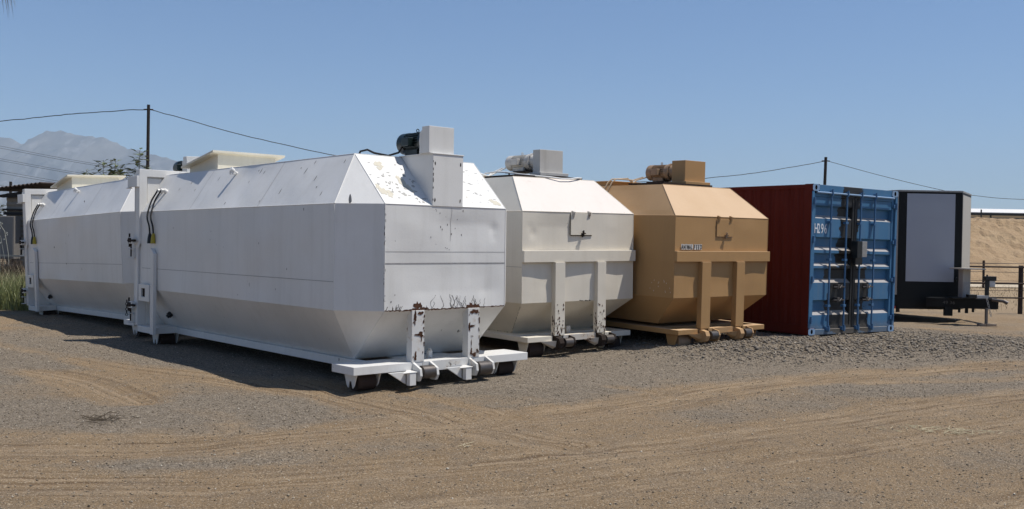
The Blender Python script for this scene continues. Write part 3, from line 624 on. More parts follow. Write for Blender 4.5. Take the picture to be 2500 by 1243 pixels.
    for k, (xa, xb) in enumerate(((.075,1.205),(1.233,W-.075))):
        d = MB(); ia, ib = xa+.055, xb-.055; yo = .040
        vs = [(x, yo+dd, zz) for zz, dd in prof for x in (ia, ib)]
        d.add(vs, [(2*i, 2*i+1, 2*i+3, 2*i+2) for i in range(len(prof)-1)])
        d.box((xa,.03,.10),(ia,.12,2.44)); d.box((ib,.03,.10),(xb,.12,2.44)); d.box((ia,.03,2.385),(ib,.12,2.44)); d.box((ia,.03,.10),(ib,.033,.15)); d.box((xa,.121,.1),(xb,.125,2.44))
        door = d.build('door', blue, root)
        for zz in (.26,.95,1.64,2.30):
            hx = .03 if k == 0 else W-.115; h = MB(); h.box((hx,-.004,zz-.035),(hx+.085,.030,zz+.035)); h.cyl((hx+(.02 if k == 0 else .065),-.012,zz-.06),(hx+(.02 if k == 0 else .065),-.012,zz+.06),.018,10); h.build('door_hinge', bar, door, .003)
        for xx in ((.50,.93) if k == 0 else (1.33,1.74)):
            r_ = MB(); r_.cyl((xx,-.012,.06),(xx,-.012,2.50),.017,12)
            for zz in (.10,2.46): r_.box((xx-.040,-.03,zz-.03),(xx+.045,.03,zz+.03)); r_.cyl((xx,-.034,zz-.05),(xx,-.034,zz+.06),.016,8)
            for zz in (.5,1.30,1.95): r_.box((xx-.035,-.032,zz-.02),(xx+.035,.038,zz+.02))
            r_.build('locking_bar', bar, door, .002)
        # levers
        for zz in (.83,.60):
            xl = (.60 if k == 0 else 1.42); h = MB(); h.box((xl,-.045,zz-.012),(xl+.30,-.03,zz+.012)); h.box((xl+.10,-.05,zz-.03),(xl+.17,.038,zz+.045)); h.cyl((xl+.14,-.06,zz-.02),(xl+.2,-.06,zz+.03),.012,8); h.build('door_handle', STEELD, door, .003)
        if k == 0:
            g = MB(); g.box((1.206,.02,.10),(1.232,.05,2.44)); g.build('door_gasket', RUBBER, door)
            g = MB(); g.tube([(.10,-.02,2.452),(2.30,-.02,2.447)], .017, 10); g.build('top_bar', cast, door)
    m = MB(); m.box((1.06,-.16,1.34),(1.19,-.03,1.64)); m.box((1.192,-.165,1.36),(1.33,-.03,1.635),1); m.box((1.10,-.10,1.22),(1.30,-.03,1.345)); m.build('lock_box', [BLACKM, plain('lock_box_face', (.34,.33,.31), .5, .3, .3, 20, .2)], root, .006)
    # stencilled number, each stroke cut so it reads as sprayed through a stencil
    num = plain('stencil_white', (.72,.74,.76), .6, 0, .15, 25, .1)
    xx = .100
    for ch, w_ in (('H',.104),('2',.092),('9',.092),('6',.092)):
        letters(ch, .235, num, root, (xx, .022 if ch == 'H' else .036, 1.755), 'stencil_digit', .62, .0008, .0022); xx += w_
    return root
def recenter(root, c):
    c = Vector(c); root.location = c
    for ch in KIDS.get(root.name, []): ch.location = ch.location - c
cont()

# =================================================================== enclosed trailer (V nose), hitch to the right
def trailer():
    root = empty('enclosed_trailer', (0,0,0)); tag(root, 'dark enclosed cargo trailer with grey nose panel parked beyond the shipping container', 'trailer')
    ax = Vector((.48,-.877,0)).normalized(); sd_ = Vector((ax.y*-1, ax.x, 0))   # ax forward, sd to its left... 
    sd_ = Vector((.877,.48,0)); A = Vector((10.235,22.0,0)); Lc = Vector((8.81,22.0,0)); Rc = A + (A-Lc).length*Vector((.537,.843,0))
    zb, zt = .30, 3.0; back = -ax*5.0
    blk = paint('black_trailer_trim', (.006,.007,.007), .5, .0, dirt=.2, dirtcol=(.012,.012,.011), wave=.1, spec=.2)
    skin = paint('grey_trailer_skin', (.33,.35,.39), .35, .0, dirt=.15, dirtcol=(.27,.30,.36), wave=.25, spec=.5)
    silv = paint('pale_trailer_skin', (.43,.405,.35), .5, .0, dirt=.3, dirtcol=(.33,.30,.25), wave=.1)
    foot = [Lc, A, Rc, Rc+back, Lc+back]
    def extr(poly, z0, z1, name, mat, parent=root, bev=.0):
        m = MB(); n = len(poly); vs = [(p.x,p.y,z0) for p in poly]+[(p.x,p.y,z1) for p in poly]
        m.add(vs, [tuple(range(n-1,-1,-1)), tuple(range(n,2*n))]+[(i,(i+1)%n,(i+1)%n+n,i+n) for i in range(n)]); return m.build(name, mat, parent, bev)
    extr(foot, zb, zt-.03, 'body', blk)
    c0 = sum(foot, Vector())/5; extr([c0+(p-c0)*1.004 for p in foot], zt-.03, zt+.01, 'roof_cap', plain('roof_cap', (.30,.30,.29), .5, .2), bev=.004)
    def panel(P, Q, u0, u1, z0, z1, name, mat, off=.006):
        d = (Q-P); n = Vector((d.y,-d.x,0)).normalized(); a, b = P+d*u0+n*off, P+d*u1+n*off; ai, bi = P+d*u0+n*.001, P+d*u1+n*.001
        m = MB(); m.add([(a.x,a.y,z0),(b.x,b.y,z0),(b.x,b.y,z1),(a.x,a.y,z1),(ai.x,ai.y,z0),(bi.x,bi.y,z0),(bi.x,bi.y,z1),(ai.x,ai.y,z1)], [(0,1,2,3),(4,0,3,7),(1,5,6,2),(3,2,6,7),(0,4,5,1)]); return m.build(name, mat, root)
    panel(Lc, A, .115, .885, .93, 2.93, 'nose_panel', skin)
    panel(A, Rc, .04, .96, .93, 2.92, 'nose_panel', silv); panel(A, Rc, .04, .96, .34, .92, 'stone_guard', plain('stone_guard', (.32,.31,.29), .4, .4, .5, 60, .5))
    panel(Lc+back, Lc, .02, .994, .62, 2.95, 'side_panel', silv)
    panel(Lc+back, Lc, .93, .99, .30, .36, 'reflector', plain('red_reflector', (.45,.02,.02), .3), .012)
    m = MB(); p = A+Vector((-.10,-.03,1.0)); m.cyl(p, p+Vector((0,-.03,0)), .045, 14); m.build('grommet', BLACKM, root)
    # tongue
    hit = Vector((10.63,21.15,0)); m = MB()
    def beam(P, Q, z0, z1, w):
        d = (Q-P).normalized(); n = Vector((-d.y,d.x,0))*w/2; a, b, c, e = P+n, Q+n, Q-n, P-n
        m.add([(q.x,q.y,z0) for q in (a,b,c,e)]+[(q.x,q.y,z1) for q in (a,b,c,e)], [(0,1,2,3),(7,6,5,4),(0,4,5,1),(1,5,6,2),(2,6,7,3),(3,7,4,0)])
    beam(Vector((9.35,21.75,0)), hit, .37, .585, .09); beam(Rc+Vector((-.05,-.3,0)), hit, .375, .58, .09); beam(Vector((9.5,21.95,0)), Vector((10.6,22.1,0)), .372, .583, .08)
    m.box((9.66,21.50,.19),(9.84,21.58,.40)); m.box((9.95,21.45,.27),(9.99,21.5,.38)); m.box((10.08,21.4,.26),(10.14,21.45,.38)); m.box((10.2,21.33,.29),(10.24,21.38,.38))
    tg = m.build('tongue', blk, root, .006)
    ln = letters('49 36', .10, plain('chalk_mark', (.12,.12,.11), .8), tg, (0,0,0), 'chalk_number', 1.1); dirn = (hit-Vector((9.35,21.75,0))).normalized()
    pos = Vector((9.35,21.75,0))+dirn*.34; ln.data.transform(Matrix.Translation((pos.x+dirn.y*.05,pos.y-dirn.x*.05-.002,.455)) @ Matrix.Rotation(math.atan2(dirn.y,dirn.x),4,'Z'))
    m = MB(); m.cyl(hit+Vector((-.14,-.08,.585)), hit+Vector((.06,-.2,.565)), .035, 10); m.cyl(hit+Vector((.06,-.2,.565)), hit+Vector((.13,-.24,.52)), .04, 10); m.box(hit+Vector((-.2,-.05,.585)), hit+Vector((-.02,.02,.64))); m.build('coupler', STEELD, tg)
    m = MB()
    for k in range(9):
        m.ring(hit+Vector((-.26+.012*k,-.10,.60-.045*k)), k % 2, .022, .005, 10, 5)
    m.build('safety_chain', GALV, tg)
    jx = Vector((10.43,21.18,0)); m = MB(); m.box(jx+Vector((-.035,-.035,.58)), jx+Vector((.035,.035,1.0))); j = m.build('jack_post', BLACKM, root, .006)
    m = MB(); m.box(jx+Vector((-.06,-.06,1.0)), jx+Vector((.18,.08,1.095))); m.cyl(jx+Vector((.0,0,1.095)), jx+Vector((0,0,1.13)), .02, 8); m.build('jack_head', BLACKM, j, .008)
    m = MB(); m.box(jx+Vector((.04,-.04,.86)), jx+Vector((.165,.06,.998))); m.build('jack_motor', plain('jack_white', (.6,.6,.58), .5), j, .01)
    m = MB(); m.box(jx+Vector((-.025,-.025,.06)), jx+Vector((.025,.025,.40))); m.build('jack_leg', plain('jack_leg', (.20,.18,.16), .5, .5), j, .004)
    # step platform and tool box
    m = MB(); q = [Vector((9.86,21.75,0)), Vector((9.99,21.28,0)), Vector((10.42,21.22,0)), Vector((10.36,21.75,0))]
    n = 4; vs = [(p.x,p.y,1.235) for p in q]+[(p.x,p.y,1.262) for p in q]; m.add(vs, [(3,2,1,0),(4,5,6,7)]+[(i,(i+1)%n,(i+1)%n+n,i+n) for i in range(4)])
    m.build('step_platform', plain('step_plate', (.52,.48,.41), .55, .2, .2, 25, .3), root)
    m = MB(); m.box((10.05,21.50,.60),(10.22,21.72,1.233)); m.box((10.065,21.49,.62),(10.205,21.499,.95),1); m.build('battery_cabinet', [silv, GREYCHIP], root, .006)
    m = MB(); m.box((9.75,21.3,.586),(10.25,21.7,.61)); m.box((10.0,21.1,.62),(10.18,21.24,.69)); m.box((10.18,21.1,.61),(10.45,21.3,.67),1); m.build('tongue_tray', [BLACKM, GALV], tg, .004)
    # axle and wheels under the body
    for sgn, P in ((-1, Lc+ax*-2.6), (1, Rc+ax*-2.6)):
        for dy in (0, -.85):
            c = P + ax*dy + sd_*(-sgn)*.12 + Vector((0,0,.36)); m = MB(); m.cyl(c-sd_*.1, c+sd_*.1, .345, 24); w = m.build('wheel', RUBBER, root, .03); m = MB(); m.cyl(c-sd_*.104, c+sd_*.104, .19, 18); m.build('rim', GALV, w, .01)
    b = MB(); b.box(jx+Vector((-.17,-.08,-.02)), jx+Vector((-.04,.07,.045))); b.box(jx+Vector((-.02,-.09,-.02)), jx+Vector((.19,.05,.055)))
    tag(b.build('wood_block', plain('grey_wood', (.34,.27,.20), .85, 0, .4, 12, .5), None, .004), 'weathered wood blocking under the trailer jack', 'wood block')
    recenter(root, (9.5, 23.5, 0))
trailer()

# =================================================================== ground
def fbm(X, Y, sc, seed, octv=4):
    """cheap value noise on arrays"""
    out = np.zeros_like(X); amp = 1; tot = 0; r_ = np.random.default_rng(seed)
    for o in range(octv):
        T_ = r_.random((256, 256)); x = X*sc*2**o + 37.3*o; y = Y*sc*2**o + 11.7*o
        xi = np.floor(x).astype(int); yi = np.floor(y).astype(int); fx = x-xi; fy = y-yi; fx = fx*fx*(3-2*fx); fy = fy*fy*(3-2*fy)
        g = lambda a, b: T_[a % 256, b % 256]
        v = (g(xi,yi)*(1-fx)+g(xi+1,yi)*fx)*(1-fy) + (g(xi,yi+1)*(1-fx)+g(xi+1,yi+1)*fx)*fy
        out += amp*v; tot += amp; amp *= .5
    return out/tot
def seg_dist(X, Y, pts):
    """distance to polyline and side offset"""
    D = np.full(X.shape, 1e9); Sg = np.zeros_like(X)
    for (ax, ay), (bx, by) in zip(pts[:-1], pts[1:]):
        dx, dy = bx-ax, by-ay; l2 = dx*dx+dy*dy; t = np.clip(((X-ax)*dx+(Y-ay)*dy)/l2, 0, 1); ex, ey = X-ax-t*dx, Y-ay-t*dy
        d = np.hypot(ex, ey); s_ = np.sign(dx*ey-dy*ex); m = d < D; D[m] = d[m]; Sg[m] = (s_*d)[m]
    return D, Sg
TRACKS = [  # world polylines of wheel tracks: points, half width, dirt strength
 ([(-9,6.6),(-3.25,6.17),(-1.97,6.26),(-.95,6.56),(.18,7.02),(1.53,7.86),(3.33,9.14),(5.83,10.92),(9,13.2),(14,16.5)], .34, .95),
 ([(-7,5.3),(-3,5.2),(-.84,5.7),(.16,6.1),(1.38,6.85),(2.91,7.78),(4.97,9.1),(9,12),(14,15.4)], .26, .7),
 ([(-10,8.2),(-3.79,7.18),(-2.35,7.44),(-1.19,8.21),(-.16,8.69),(1.03,9.47),(2.6,11.0),(4.53,12.47),(7.58,14.22),(12,16.8)], .42, .95),
 ([(-2.4,11.0),(-1.64,10.06),(-1.18,9.47),(-.6,8.75),(-.1,8.2),(.5,7.7)], .40, .9),
 ([(-1.4,11.2),(-1.08,10.41),(-.46,9.55),(.03,8.92)], .16, .8),
 ([(-12,17.5),(-6.94,13.78),(-4.74,11.8),(-3.0,10.95),(-1.89,10.04),(-1.34,9.22)], .38, .8),
 ([(-9,13.8),(-6.33,11.98),(-4.76,10.73),(-3.67,9.45)], .36, .8),
 ([(-3.6,9.6),(-2.6,8.7),(-2.2,7.9)], .3, .5),
 ([(.2,12.1),(.76,11.43),(1.6,10.58),(1.98,10.2)], .18, .5),
 ([(2.4,12.6),(4.2,11.6),(6,12.2),(8,13.4)], .22, .5),
 ([(-4.5,4.3),(-1,4.1),(2,5.2),(5,7.2),(9,10.2)], .35, .6),
 ([(-6,3),(0,2.8),(4,4.4),(8,7.2)], .4, .6)]
def ground_fields(X, Y):
    dirt = np.zeros_like(X); h = np.zeros_like(X); strk = np.zeros_like(X)
    rs_ = np.random.default_rng(77)
    wob = (fbm(X, Y, .9, 5, 3)-.5)*.30
    for k, (pts, w, s_) in enumerate(TRACKS):
        D, Sg = seg_dist(X, Y, pts); D = np.abs(D + wob*.6); q = np.exp(-(D/w)**2)
        dirt0 = dirt.copy(); dirt = np.maximum(dirt, q*s_); h += -.016*np.exp(-(D/(w*.75))**2)*s_ + .013*np.exp(-((D-w*1.15)/(w*.30))**2)*s_
        strk = np.where(q*s_ >= dirt-1e-9, Sg + k*3.7, strk)
        tread = (D < w)*s_*np.sin(Sg*2*math.pi/.085)*.0018; h += tread
    # gravel heaped before the container doors
    gx, gy = X-5.9, Y-15.4; ca, sa = math.cos(R(22)), math.sin(R(22)); u = gx*ca+gy*sa; v = -gx*sa+gy*ca
    mound = np.exp(-(u/3.4)**4) * np.exp(-(v/1.0)**2)
    plat = 1/(1+np.exp(-(v-.15)/.28)) * np.exp(-(u/4.2)**4) * np.exp(-np.clip(v-3.5, 0, None)**2/3)
    h += .075*mound*(.3+1.3*fbm(X, Y, 2.2, 9, 4)) + .100*plat*(1-.3*mound)
    # small settling under the bins
    for cx, cy, dz, rr in ((-1.6,10.6,-.035,1.3),(.6,14.3,-.075,1.2),(-6.1,15.8,-.02,1.5),(-4.5,17.5,.07,1.2)): h += dz*np.exp(-((X-cx)**2+(Y-cy)**2)/rr**2)
    near = np.exp(-(np.maximum(0, np.hypot(X, Y-10)-25)/12)**2)
    h += ((fbm(X, Y, .45, 1, 3)-.5)*.05 + (fbm(X, Y, 2.2, 2, 3)-.5)*.022)*near + (fbm(X, Y, 9, 3, 3)-.5)*.016*near*(1-.5*dirt) + (fbm(X, Y, .03, 4, 3)-.5)*.1*(1-near)
    rough = np.clip(mound*1.1 + .55*plat, 0, 1)
    h += (fbm(X, Y, 5, 12, 4)-.5)*.10*rough
    g = fbm(X, Y, .42, 21, 4)*1.25 + fbm(X, Y, 1.6, 22, 3)*.35 - .28
    for cx, cy, rx, ry, a in ((-3.4,8.8,2.4,1.5,.42),(-7,12,3,3,.3),(-1.5,9.2,1.2,.5,.2),(-2.6,9.6,.9,.5,.3),(.2,11.4,1.4,.7,.4),(3.2,13.6,2.6,1.2,.45),(4.6,11.2,1.5,.6,.25),(6.5,15.6,4.5,1.6,.7),(-4.5,13.2,2.5,2.2,.2),(-.4,7.6,.8,.25,.2),(3.8,7.4,1.6,.6,.15),(-6,9,2,1.5,.3),(1.5,18,9,5,.3)):
        g += a*np.exp(-((X-cx)/rx)**2-((Y-cy)/ry)**2)
    g = np.clip(g - dirt*.75, 0, 1); g = np.clip((g-.25)/.5, 0, 1); g = np.maximum(g, np.clip(mound*1.2+.7*plat-.15, 0, 1))
    far = np.clip((Y-24-.12*np.abs(X))/4, 0, 1); g = g*(1-far)
    return h, g, dirt, rough, strk
def axis_pts(lo, hi, d, far):
    c = list(np.arange(lo, hi+1e-6, d)); s_ = d; a = hi
    while a < far: s_ *= 1.28; a += s_; c.append(a)
    s_ = d; a = lo
    while a > -far: s_ *= 1.28; a -= s_; c.insert(0, a)
    return np.array(c)
gxs = axis_pts(-10, 13, .05, 7000); gys = axis_pts(4, 20, .05, 7000)
GX, GY = np.meshgrid(gxs, gys); gh, gg_, gd, gr_, gs_ = ground_fields(GX, GY)
me = bpy.data.meshes.new('ground'); nx, ny = len(gxs), len(gys)
me.vertices.add(nx*ny); me.vertices.foreach_set('co', np.stack([GX, GY, gh], -1).astype(np.float32).ravel())
idx = np.arange(nx*ny).reshape(ny, nx); q = np.stack([idx[:-1,:-1], idx[:-1,1:], idx[1:,1:], idx[1:,:-1]], -1).reshape(-1, 4)
me.loops.add(q.size); me.loops.foreach_set('vertex_index', q.ravel()); me.polygons.add(len(q)); me.polygons.foreach_set('loop_start', np.arange(0, q.size, 4)); me.polygons.foreach_set('use_smooth', np.ones(len(q), bool))
me.update(); me.validate()
for nm, arr in (('gravel', gg_), ('dirt', gd), ('streak', gs_)):
    at = me.attributes.new(nm, 'FLOAT', 'POINT'); at.data.foreach_set('value', arr.astype(np.float32).ravel())
gm, t, p = newmat('yard_ground'); co = N(t, 'ShaderNodeTexCoord').outputs['Object']
ga = N(t, 'ShaderNodeAttribute', attribute_name='gravel').outputs['Fac']; da = N(t, 'ShaderNodeAttribute', attribute_name='dirt').outputs['Fac']
n1 = noise(t, co, .8, 5, .6); n2 = noise(t, co, 7, 6, .7); n3 = noise(t, co, 45, 4, .7); n4 = noise(t, co, 130, 3, .7)
vo = N(t, 'ShaderNodeTexVoronoi'); vo.inputs['Scale'].default_value = 42; t.links.new(co, vo.inputs['Vector'])
dirtc = mixc(t, ramp(t, n1, [(.3,0),(.7,1)]), (.275,.188,.106), (.34,.243,.145)); dirtc = mixc(t, ramp(t, n2, [(.35,0),(.75,.7)]), dirtc, (.21,.145,.080))
vs_ = N(t, 'ShaderNodeSeparateColor'); t.links.new(vo.outputs['Color'], vs_.inputs[0])
grav = mixc(t, vs_.outputs[0], (.125,.106,.083), (.345,.302,.245)); grav = mixc(t, ramp(t, n3, [(.4,0),(.7,.8)]), grav, (.15,.12,.088))
gf = ramp(t, mth(t, 'ADD', ga, mth(t, 'MULTIPLY', mth(t, 'SUBTRACT', n2, .5), .9)), [(.22,0),(.95,.85)])
sa = N(t, 'ShaderNodeAttribute', attribute_name='streak').outputs['Fac']
cx_ = N(t, 'ShaderNodeCombineXYZ'); sx_ = N(t, 'ShaderNodeSeparateXYZ'); t.links.new(co, sx_.inputs[0]); t.links.new(mth(t, 'MULTIPLY', sa, 14.0), cx_.inputs[0]); t.links.new(mth(t, 'MULTIPLY', mth(t, 'ADD', sx_.outputs[0], sx_.outputs[1]), .45), cx_.inputs[1])
sn = noise(t, cx_.outputs[0], 1.0, 4, .6); dm = ramp(t, mth(t, 'MULTIPLY', da, mth(t, 'ADD', n1, .35)), [(.08,0),(.55,1)])
dirtc = mixc(t, mth(t, 'MULTIPLY', dm, ramp(t, sn, [(.50,0),(.62,.8)])), dirtc, (.39,.288,.182)); dirtc = mixc(t, mth(t, 'MULTIPLY', dm, ramp(t, sn, [(.36,.95),(.47,0)])), dirtc, (.15,.095,.052))  # packed dirt tones; the dark lines also paint in rut shading
n5 = noise(t, co, 2.6, 6, .72, (1.3, 1, 1)); dirtc = mixc(t, ramp(t, n5, [(.46,0),(.64,.6)]), dirtc, (.23,.175,.12)); 
c = mixc(t, gf, dirtc, grav); c = mixc(t, ramp(t, n4, [(.50,0),(.60,.75)]), c, mixc(t, .60, c, (.05,.04,.03))); c = mixc(t, ramp(t, noise(t, co, 70, 2, .6), [(.58,0),(.64,.6)]), c, (.56,.46,.33)); c = mixc(t, ramp(t, noise(t, co, 52, 3, .7), [(.30,.8),(.40,0)]), c, (.10,.075,.05)); c = mixc(t, mth(t, 'MULTIPLY', ramp(t, n3, [(.62,0),(.7,1)]), .35), c, (.50,.45,.38))
# dry field beyond the yard
sp = N(t, 'ShaderNodeSeparateXYZ'); t.links.new(co, sp.inputs[0]); farf = ramp(t, mth(t, 'MULTIPLY', sp.outputs[1], .01), [(.235,0),(.29,1)])
c = mixc(t, farf, c, mixc(t, n2, (.36,.28,.18), (.25,.175,.105)))
t.links.new(c, p.inputs['Base Color']); p.inputs['Roughness'].default_value = .95; p.inputs['Specular IOR Level'].default_value = .15
b1 = bump(t, n3, .03, 1.0, p); b2 = bump(t, n4, .007, .8, p, b1)
bump(t, mth(t, 'MULTIPLY', vo.outputs['Distance'], mth(t, 'MULTIPLY', gf, -1.0)), .012, .8, p, b2)
me.materials.append(gm); go = bpy.data.objects.new('ground', me); COL.objects.link(go); tag(go, kind='structure', label='bare dirt and gravel yard with wheel tracks', cat='ground')
def gz(x, y):
    i = np.clip(np.searchsorted(gxs, x)-1, 0, nx-2); j = np.clip(np.searchsorted(gys, y)-1, 0, ny-2)
    fx = (x-gxs[i])/(gxs[i+1]-gxs[i]); fy = (y-gys[j])/(gys[j+1]-gys[j])
    return (gh[j,i]*(1-fx)+gh[j,i+1]*fx)*(1-fy)+(gh[j+1,i]*(1-fx)+gh[j+1,i+1]*fx)*fy

# ---- loose stones (stuff): angular pebbles in one mesh
def stones(name, n, label, xr, yr, smin, smax, dens, mat, seed, sink=.3):
    r_ = np.random.default_rng(seed); X = r_.uniform(*xr, n*3); Y = yr[0]+(yr[1]-yr[0])*r_.random(n*3)**1.15
    _, g, d, ro, _s = ground_fields(X, Y); keep = r_.random(n*3) < dens(g, d, ro); X, Y, ro = X[keep][:n], Y[keep][:n], ro[keep][:n]; n = len(X)
    s_ = smin + (smax-smin)*r_.random(n)**4; s_ *= (1+.8*ro); Z = gz(X, Y)
    base = np.array([(1,0,0),(-1,0,0),(0,1,0),(0,-1,0),(0,0,1),(0,0,-1)], float); F = np.array([(0,2,4),(2,1,4),(1,3,4),(3,0,4),(2,0,5),(1,2,5),(3,1,5),(0,3,5)])
    V = base[None]*(r_.uniform(.55, 1.25, (n,6,1))) + r_.normal(0, .22, (n,6,3)); V[:,:,2] *= .7
    a = r_.uniform(0, 6.28, n); c, s2 = np.cos(a), np.sin(a); Vx = V[:,:,0]*c[:,None]-V[:,:,1]*s2[:,None]; Vy = V[:,:,0]*s2[:,None]+V[:,:,1]*c[:,None]
    P = np.stack([X[:,None]+Vx*s_[:,None], Y[:,None]+Vy*s_[:,None], Z[:,None]+(V[:,:,2]+sink)*s_[:,None]], -1)
    me = bpy.data.meshes.new(name); me.vertices.add(n*6); me.vertices.foreach_set('co', P.astype(np.float32).ravel()); fi = (F[None]+6*np.arange(n)[:,None,None]).ravel()
    me.loops.add(len(fi)); me.loops.foreach_set('vertex_index', fi); me.polygons.add(len(fi)//3); me.polygons.foreach_set('loop_start', np.arange(0, len(fi), 3)); me.update(); me.materials.append(mat)
    o = bpy.data.objects.new(name, me); COL.objects.link(o); tag(o, label, 'gravel', kind='stuff'); return o
sm, t, p = newmat('stone_mix'); gi = N(t, 'ShaderNodeNewGeometry'); rr = ramp(t, gi.outputs['Random Per Island'], [(0,(.09,.072,.055)),(.3,(.165,.135,.10)),(.7,(.26,.215,.16)),(.94,(.33,.28,.215)),(1,(.55,.49,.40))])
t.links.new(rr, p.inputs['Base Color']); p.inputs['Roughness'].default_value = .9; p.inputs['Specular IOR Level'].default_value = .2
stones('gravel', 150000, 'grey crushed gravel spread in patches over the yard', (-9.5,12), (4.2,19.5), .003, .012, lambda g, d, ro: .16+.5*g+.4*ro, sm, 3)
stones('gravel', 7000, 'coarse dark gravel clods heaped before the container doors', (1.5,11), (13,18), .007, .024, lambda g, d, ro: .02+1.0*ro, plain('dark_clods', (.215,.185,.15), .95, 0, .5, 6, .4), 4)
stones('gravel', 1500, 'scattered dark and pale pebbles on the packed dirt', (-8,10), (4.2,15), .006, .016, lambda g, d, ro: .3+0*g, sm, 5, .1)
stones('gravel', 140000, 'fine grit over the packed dirt in the foreground', (-6,9), (4.0,11), .0025, .0065, lambda g, d, ro: .75-.5*d, sm, 6, .2)

# ---- bits of dry straw and twigs
STRAW = plain('dry_straw', (.58,.50,.33), .8, 0, .3, 30, .1)
def litter(name, label, c, sp, n, l, mat, seed, up_=.02, cat='straw'):
    rd = random.Random(seed); m = MB()
    for _ in range(n):
        x, y = c[0]+rd.gauss(0, sp[0]), c[1]+rd.gauss(0, sp[1]); a = rd.uniform(0, 6.28); ll = rd.uniform(.3, 1)*l; z = float(gz(x, y))+.006
        m.tube([(x,y,z+rd.uniform(0,up_*.3)),(x+math.cos(a)*ll*.5,y+math.sin(a)*ll*.5,z+rd.uniform(0,up_)),(x+math.cos(a)*ll,y+math.sin(a)*ll,z+rd.uniform(0,up_))], .0022, 4)
    return tag(m.build(name, mat), label, cat, kind='stuff')
litter('straw', 'scatter of pale straw on the wheel track at the right', (3.85,8.6), (.22,.07), 90, .12, STRAW, 1)
litter('twigs', 'thin pale stick lying in the middle of the foreground', (-.35,7.55), (.05,.008), 4, .20, STRAW, 9, .01, 'stick')
litter('twigs', 'small heap of dry dark twigs on the gravel at the left', (-3.5,8.33), (.10,.05), 34, .22, plain('twig', (.10,.075,.05), .9), 2, .06, 'twigs')

# =================================================================== dirt berm, far field
bx = np.linspace(6, 95, 300); bv = np.linspace(0, 1, 60); BX, BV = np.meshgrid(bx, bv)
prof = np.interp(BV, [0,.10,.42,.50,.62,1], [0,0.15,3.72,3.86,3.8,-.1]); yb_ = 49 + BV*30 + .02*(BX-20)
hgt = prof * (1 + (fbm(BX, BV*10, .15, 31, 3)-.5)*.06) + (fbm(BX+BV*14, BX*0+BV*6, 1.6, 32, 4)-.5)*.55*np.clip(prof/2, 0, 1) + (fbm(BX*1.0, BV*30, 1.4, 33, 3)-.5)*.16
me = bpy.data.meshes.new('dirt_berm'); me.from_pydata(np.stack([BX, yb_, hgt-.05], -1).reshape(-1, 3).tolist(), [], [(j*300+i, j*300+i+1, (j+1)*300+i+1, (j+1)*300+i) for j in range(59) for i in range(299)]); me.update()
bm_, t, p = newmat('berm_soil'); co = N(t, 'ShaderNodeTexCoord').outputs['Object']; n1 = noise(t, co, .5, 6, .65); n2 = noise(t, co, 1.0, 6, .7, (1.2, .5, 2.4)); n3 = noise(t, co, 6, 5, .7)
c = mixc(t, ramp(t, n1, [(.3,0),(.7,1)]), (.30,.200,.108), (.36,.258,.150)); c = mixc(t, ramp(t, n2, [(.5,0),(.68,.8)]), c, (.27,.18,.10)); c = mixc(t, ramp(t, n3, [(.6,0),(.68,.6)]), c, (.16,.11,.07))
t.links.new(c, p.inputs['Base Color']); p.inputs['Roughness'].default_value = 1; bump(t, n2, .35, .8, p, bump(t, n3, .10, .7, p))
me.materials.append(bm_); o = bpy.data.objects.new('dirt_berm', me); COL.objects.link(o); tag(o, 'tan dirt embankment behind the pipe fence', 'embankment', kind='structure')
m = MB(); rd = random.Random(8)
m.add([(14,44.5,.035),(70,46.5,.035),(70,52,.05),(14,49.5,.05)], [(0,1,2,3)]); tag(m.build('dirt_path', plain('pale_dirt', (.48,.40,.29), .95, 0, .25, 2, .5)), 'pale dirt lane at the foot of the embankment', 'lane', kind='structure')
# far shade roof beyond the berm
root = empty('cattle_shade', (60,112,0)); tag(root, 'long low white shade roof showing above the embankment', 'shade roof')
m = MB(); m.prism([(-7,6.05),(0,6.75),(7,6.05),(7,5.98),(0,6.6),(-7,5.98)], 0, -14, 40); m.build('roof', plain('white_roof', (.72,.70,.66), .6, .1, .15, 1, .2), root)
for k in range(10):
    for yy in (-6.8, 6.8): m = MB(); m.box((-13.5+k*5.5,yy,0),(-13.35+k*5.5,yy+.15,6)); m.build('post', plain('shade_post', (.05,.05,.05), .7) if k == 0 and yy < 0 else bpy.data.materials['shade_post'], root)
m = MB(); m.box((-14,-7.05,5.72),(40,-6.95,5.97)); m.box((-14,6.95,5.72),(40,7.05,5.97)); m.box((2,-6.9,5.3),(22,-6.8,5.45)); m.build('eave_beam', BLACKM, root)
m = MB(); m.cyl((44.6,92,0),(44.6,92,5.75),.07,8); tag(m.build('utility_post', BLACKM), 'thin dark post standing before the far white shade roof', 'post')

# =================================================================== fences at the right
IRON = plain('rusty_pipe', (.050,.032,.025), .8, .1, .5, 8, .4); WIRE = plain('fence_wire', (.09,.07,.06), .7, .3)
root = empty('pipe_fence', (13.5,25.6,0)); tag(root, 'rusty pipe rail fence with a thick post behind the trailer hitch', 'fence')
for k, x in enumerate((-6.6,-3.3,0,3.3,6.6,9.9)):
    m = MB(); m.cyl((x,.04*x,-.3),(x,.04*x,1.29 if k == 2 else 1.24),.058 if k == 2 else .05,12); m.build('post', IRON, root)
for zz, rr in ((1.235,.022),(.80,.026),(.42,.020)): m = MB(); m.tube([(-6.6,-.264-.05,zz),(0,-.05,zz+.01),(10,.40-.05,zz-.01)],rr,8); m.build('rail', IRON, root)
for zz in (1.33,.62): m = MB(); m.tube([(-6.6+i*1.0,.04*(-6.6+i)-.06,zz+.015*math.sin(i*2.1)) for i in range(17)],.006,5); m.build('wire', WIRE, root)
root = empty('wire_fence', (21.5,44.0,0)); tag(root, 'far post and wire fence along the foot of the embankment', 'fence')
